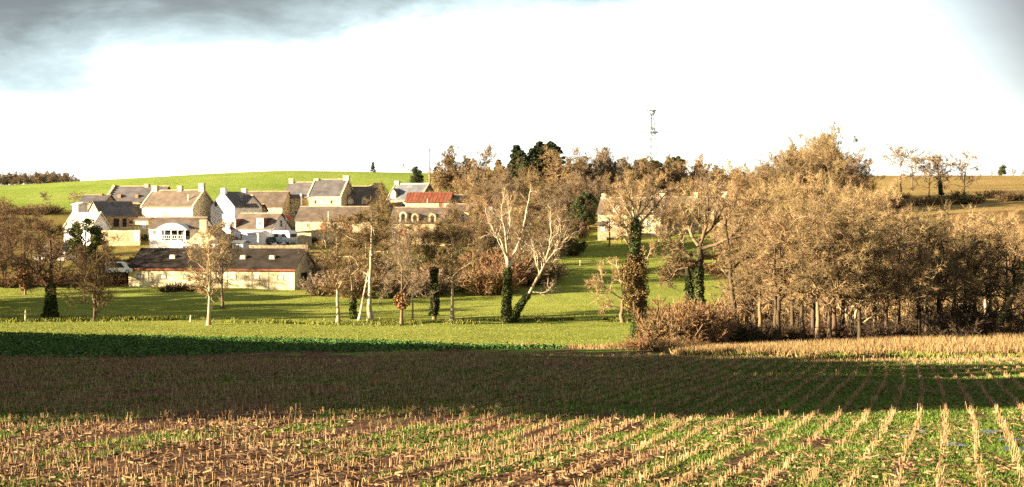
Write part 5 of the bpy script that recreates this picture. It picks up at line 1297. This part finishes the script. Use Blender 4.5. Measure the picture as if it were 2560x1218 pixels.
for z0, z1, ln in ((H * .68, H * .75, 3.7), (H * .93, H * .99, 2.6)):
    s_ = []
    for sx in (-1, 1):
        for sy in (-1, 1):
            tip = (sx * ln, 0, z0 if ln > 3 else z1 + .4)
            s_ += [((sx * hw(z0), sy * hw(z0), z0), tip), ((sx * hw(z1) * .8, sy * hw(z1) * .8, z1), tip)]
            for t_ in (.35, .7): a_ = np.array((sx * hw(z0), sy * hw(z0), z0)) * (1 - t_) + np.array(tip) * t_; b_ = np.array((sx * hw(z1) * .8, sy * hw(z1) * .8, z1)) * (1 - t_) + np.array(tip) * t_; s_.append((a_, b_))
    s_ += [((-hw(z0), 0, z0), (hw(z0), 0, z0)), ((-hw(z1), 0, z1), (hw(z1), 0, z1))]
    bars(s_, .32).obj('cross_arm', M['steel'], rt)
# ------------------------------------------------------------------ sky, sun, camera
AZ = math.radians(16); EL = math.radians(12.5)
LD_ = Vector((math.cos(AZ) * math.cos(EL), math.sin(AZ) * math.cos(EL), -math.sin(EL)))
w = bpy.data.worlds.new('World'); SC.world = w; w.use_nodes = True
t = NT(w); t.n.clear()
sky = t.new('ShaderNodeTexSky'); sky.sky_type = 'NISHITA'; sky.sun_disc = False
sky.sun_elevation = EL; sky.sun_rotation = math.atan2(-LD_.x, -LD_.y); sky.air_density = 1.; sky.dust_density = 1.5
tc = t.n.new('ShaderNodeTexCoord'); sep = t.n.new('ShaderNodeSeparateXYZ'); t.link(tc.outputs['Generated'], sep.inputs[0])
yy = t.math('MAXIMUM', sep.outputs[1], .06)
u_ = t.math('DIVIDE', sep.outputs[0], yy); v_ = t.math('DIVIDE', sep.outputs[2], yy)
cmb = t.n.new('ShaderNodeCombineXYZ'); t.link(u_, cmb.inputs[0]); t.link(t.math('MULTIPLY', v_, 2.6), cmb.inputs[1])
n1 = t.noise(cmb.outputs[0], 7., 7, .6, .2); n2 = t.noise(cmb.outputs[0], 3., 5, .55)
edge = t.math('ADD', t.math('MULTIPLY', u_, .125), .157)
e = t.math('SUBTRACT', v_, edge)
e = t.math('ADD', e, t.math('MULTIPLY', t.math('SUBTRACT', n1, .5), .105))
mask = t.math('MULTIPLY', e, 28., True)                     # dark cloud deck, ragged lower edge
mm = t.n.new('ShaderNodeMapRange'); mm.interpolation_type = 'SMOOTHSTEP'; t.link(e, mm.inputs[0]); mm.inputs[1].default_value = -.012; mm.inputs[2].default_value = .034
deck = t.ramp(n2, [(.3, (.33, .385, .41)), (.55, (.48, .56, .595)), (.75, (.74, .85, .89))])
# corner vignette put into the sky as grey, high on the right
mr = t.n.new('ShaderNodeMapRange'); mr.interpolation_type = 'SMOOTHSTEP'
t.link(t.math('ADD', t.math('ADD', u_, t.math('MULTIPLY', v_, .9)), t.math('MULTIPLY', t.math('SUBTRACT', n2, .5), .06)), mr.inputs[0]); mr.inputs[1].default_value = .29; mr.inputs[2].default_value = .54
white = t.mix(.62, sky.outputs[0], (3.0, 3.3, 3.5))
lower = t.mix(mr.outputs[0], white, (.42, .42, .42))
over = t.n.new('ShaderNodeMapRange'); t.link(v_, over.inputs[0]); over.inputs[1].default_value = .35; over.inputs[2].default_value = 1.6
deck = t.mix(over.outputs[0], deck, (.76, .80, .86))       # unseen overhead part brightened to lift the shadows
m1 = t.n.new('ShaderNodeMapRange'); m1.interpolation_type = 'SMOOTHSTEP'; t.link(t.math('ADD', e, t.math('MULTIPLY', t.math('SUBTRACT', n2, .5), .05)), m1.inputs[0]); m1.inputs[1].default_value = -.042; m1.inputs[2].default_value = .004
lower = t.mix(m1.outputs[0], lower, (1.12, 1.40, 1.45))       # pale blue rim of the cloud
final = t.mix(mm.outputs[0], lower, deck)
bg = t.new('ShaderNodeBackground'); bg.inputs[1].default_value = .1; t.link(final, bg.inputs[0])
ow = t.n.new('ShaderNodeOutputWorld'); t.link(bg.outputs[0], ow.inputs[0])

sl = bpy.data.lights.new('sun', 'SUN'); sl.energy = 4.6; sl.angle = math.radians(.5); sl.color = (1, .81, .57)
so = bpy.data.objects.new('sun', sl); COL.objects.link(so); so.rotation_euler = LD_.to_track_quat('-Z', 'Y').to_euler(); so.location = (-60, -40, 60)

cd = bpy.data.cameras.new('camera'); cam = bpy.data.objects.new('camera', cd); COL.objects.link(cam)
cd.sensor_width = 36; cd.lens = 36 * F / 2560; cd.clip_start = .5; cd.clip_end = 8000
cam.location = (0, 0, 0); cam.rotation_euler = (PI / 2 - PITCH, 0, 0)
SC.camera = cam
SC.view_settings.view_transform = 'Standard'; SC.view_settings.look = 'None'; SC.view_settings.gamma = 1; SC.view_settings.exposure = 2.75
SC.cycles.max_bounces = 5; SC.cycles.diffuse_bounces = 2; SC.cycles.use_denoising = False
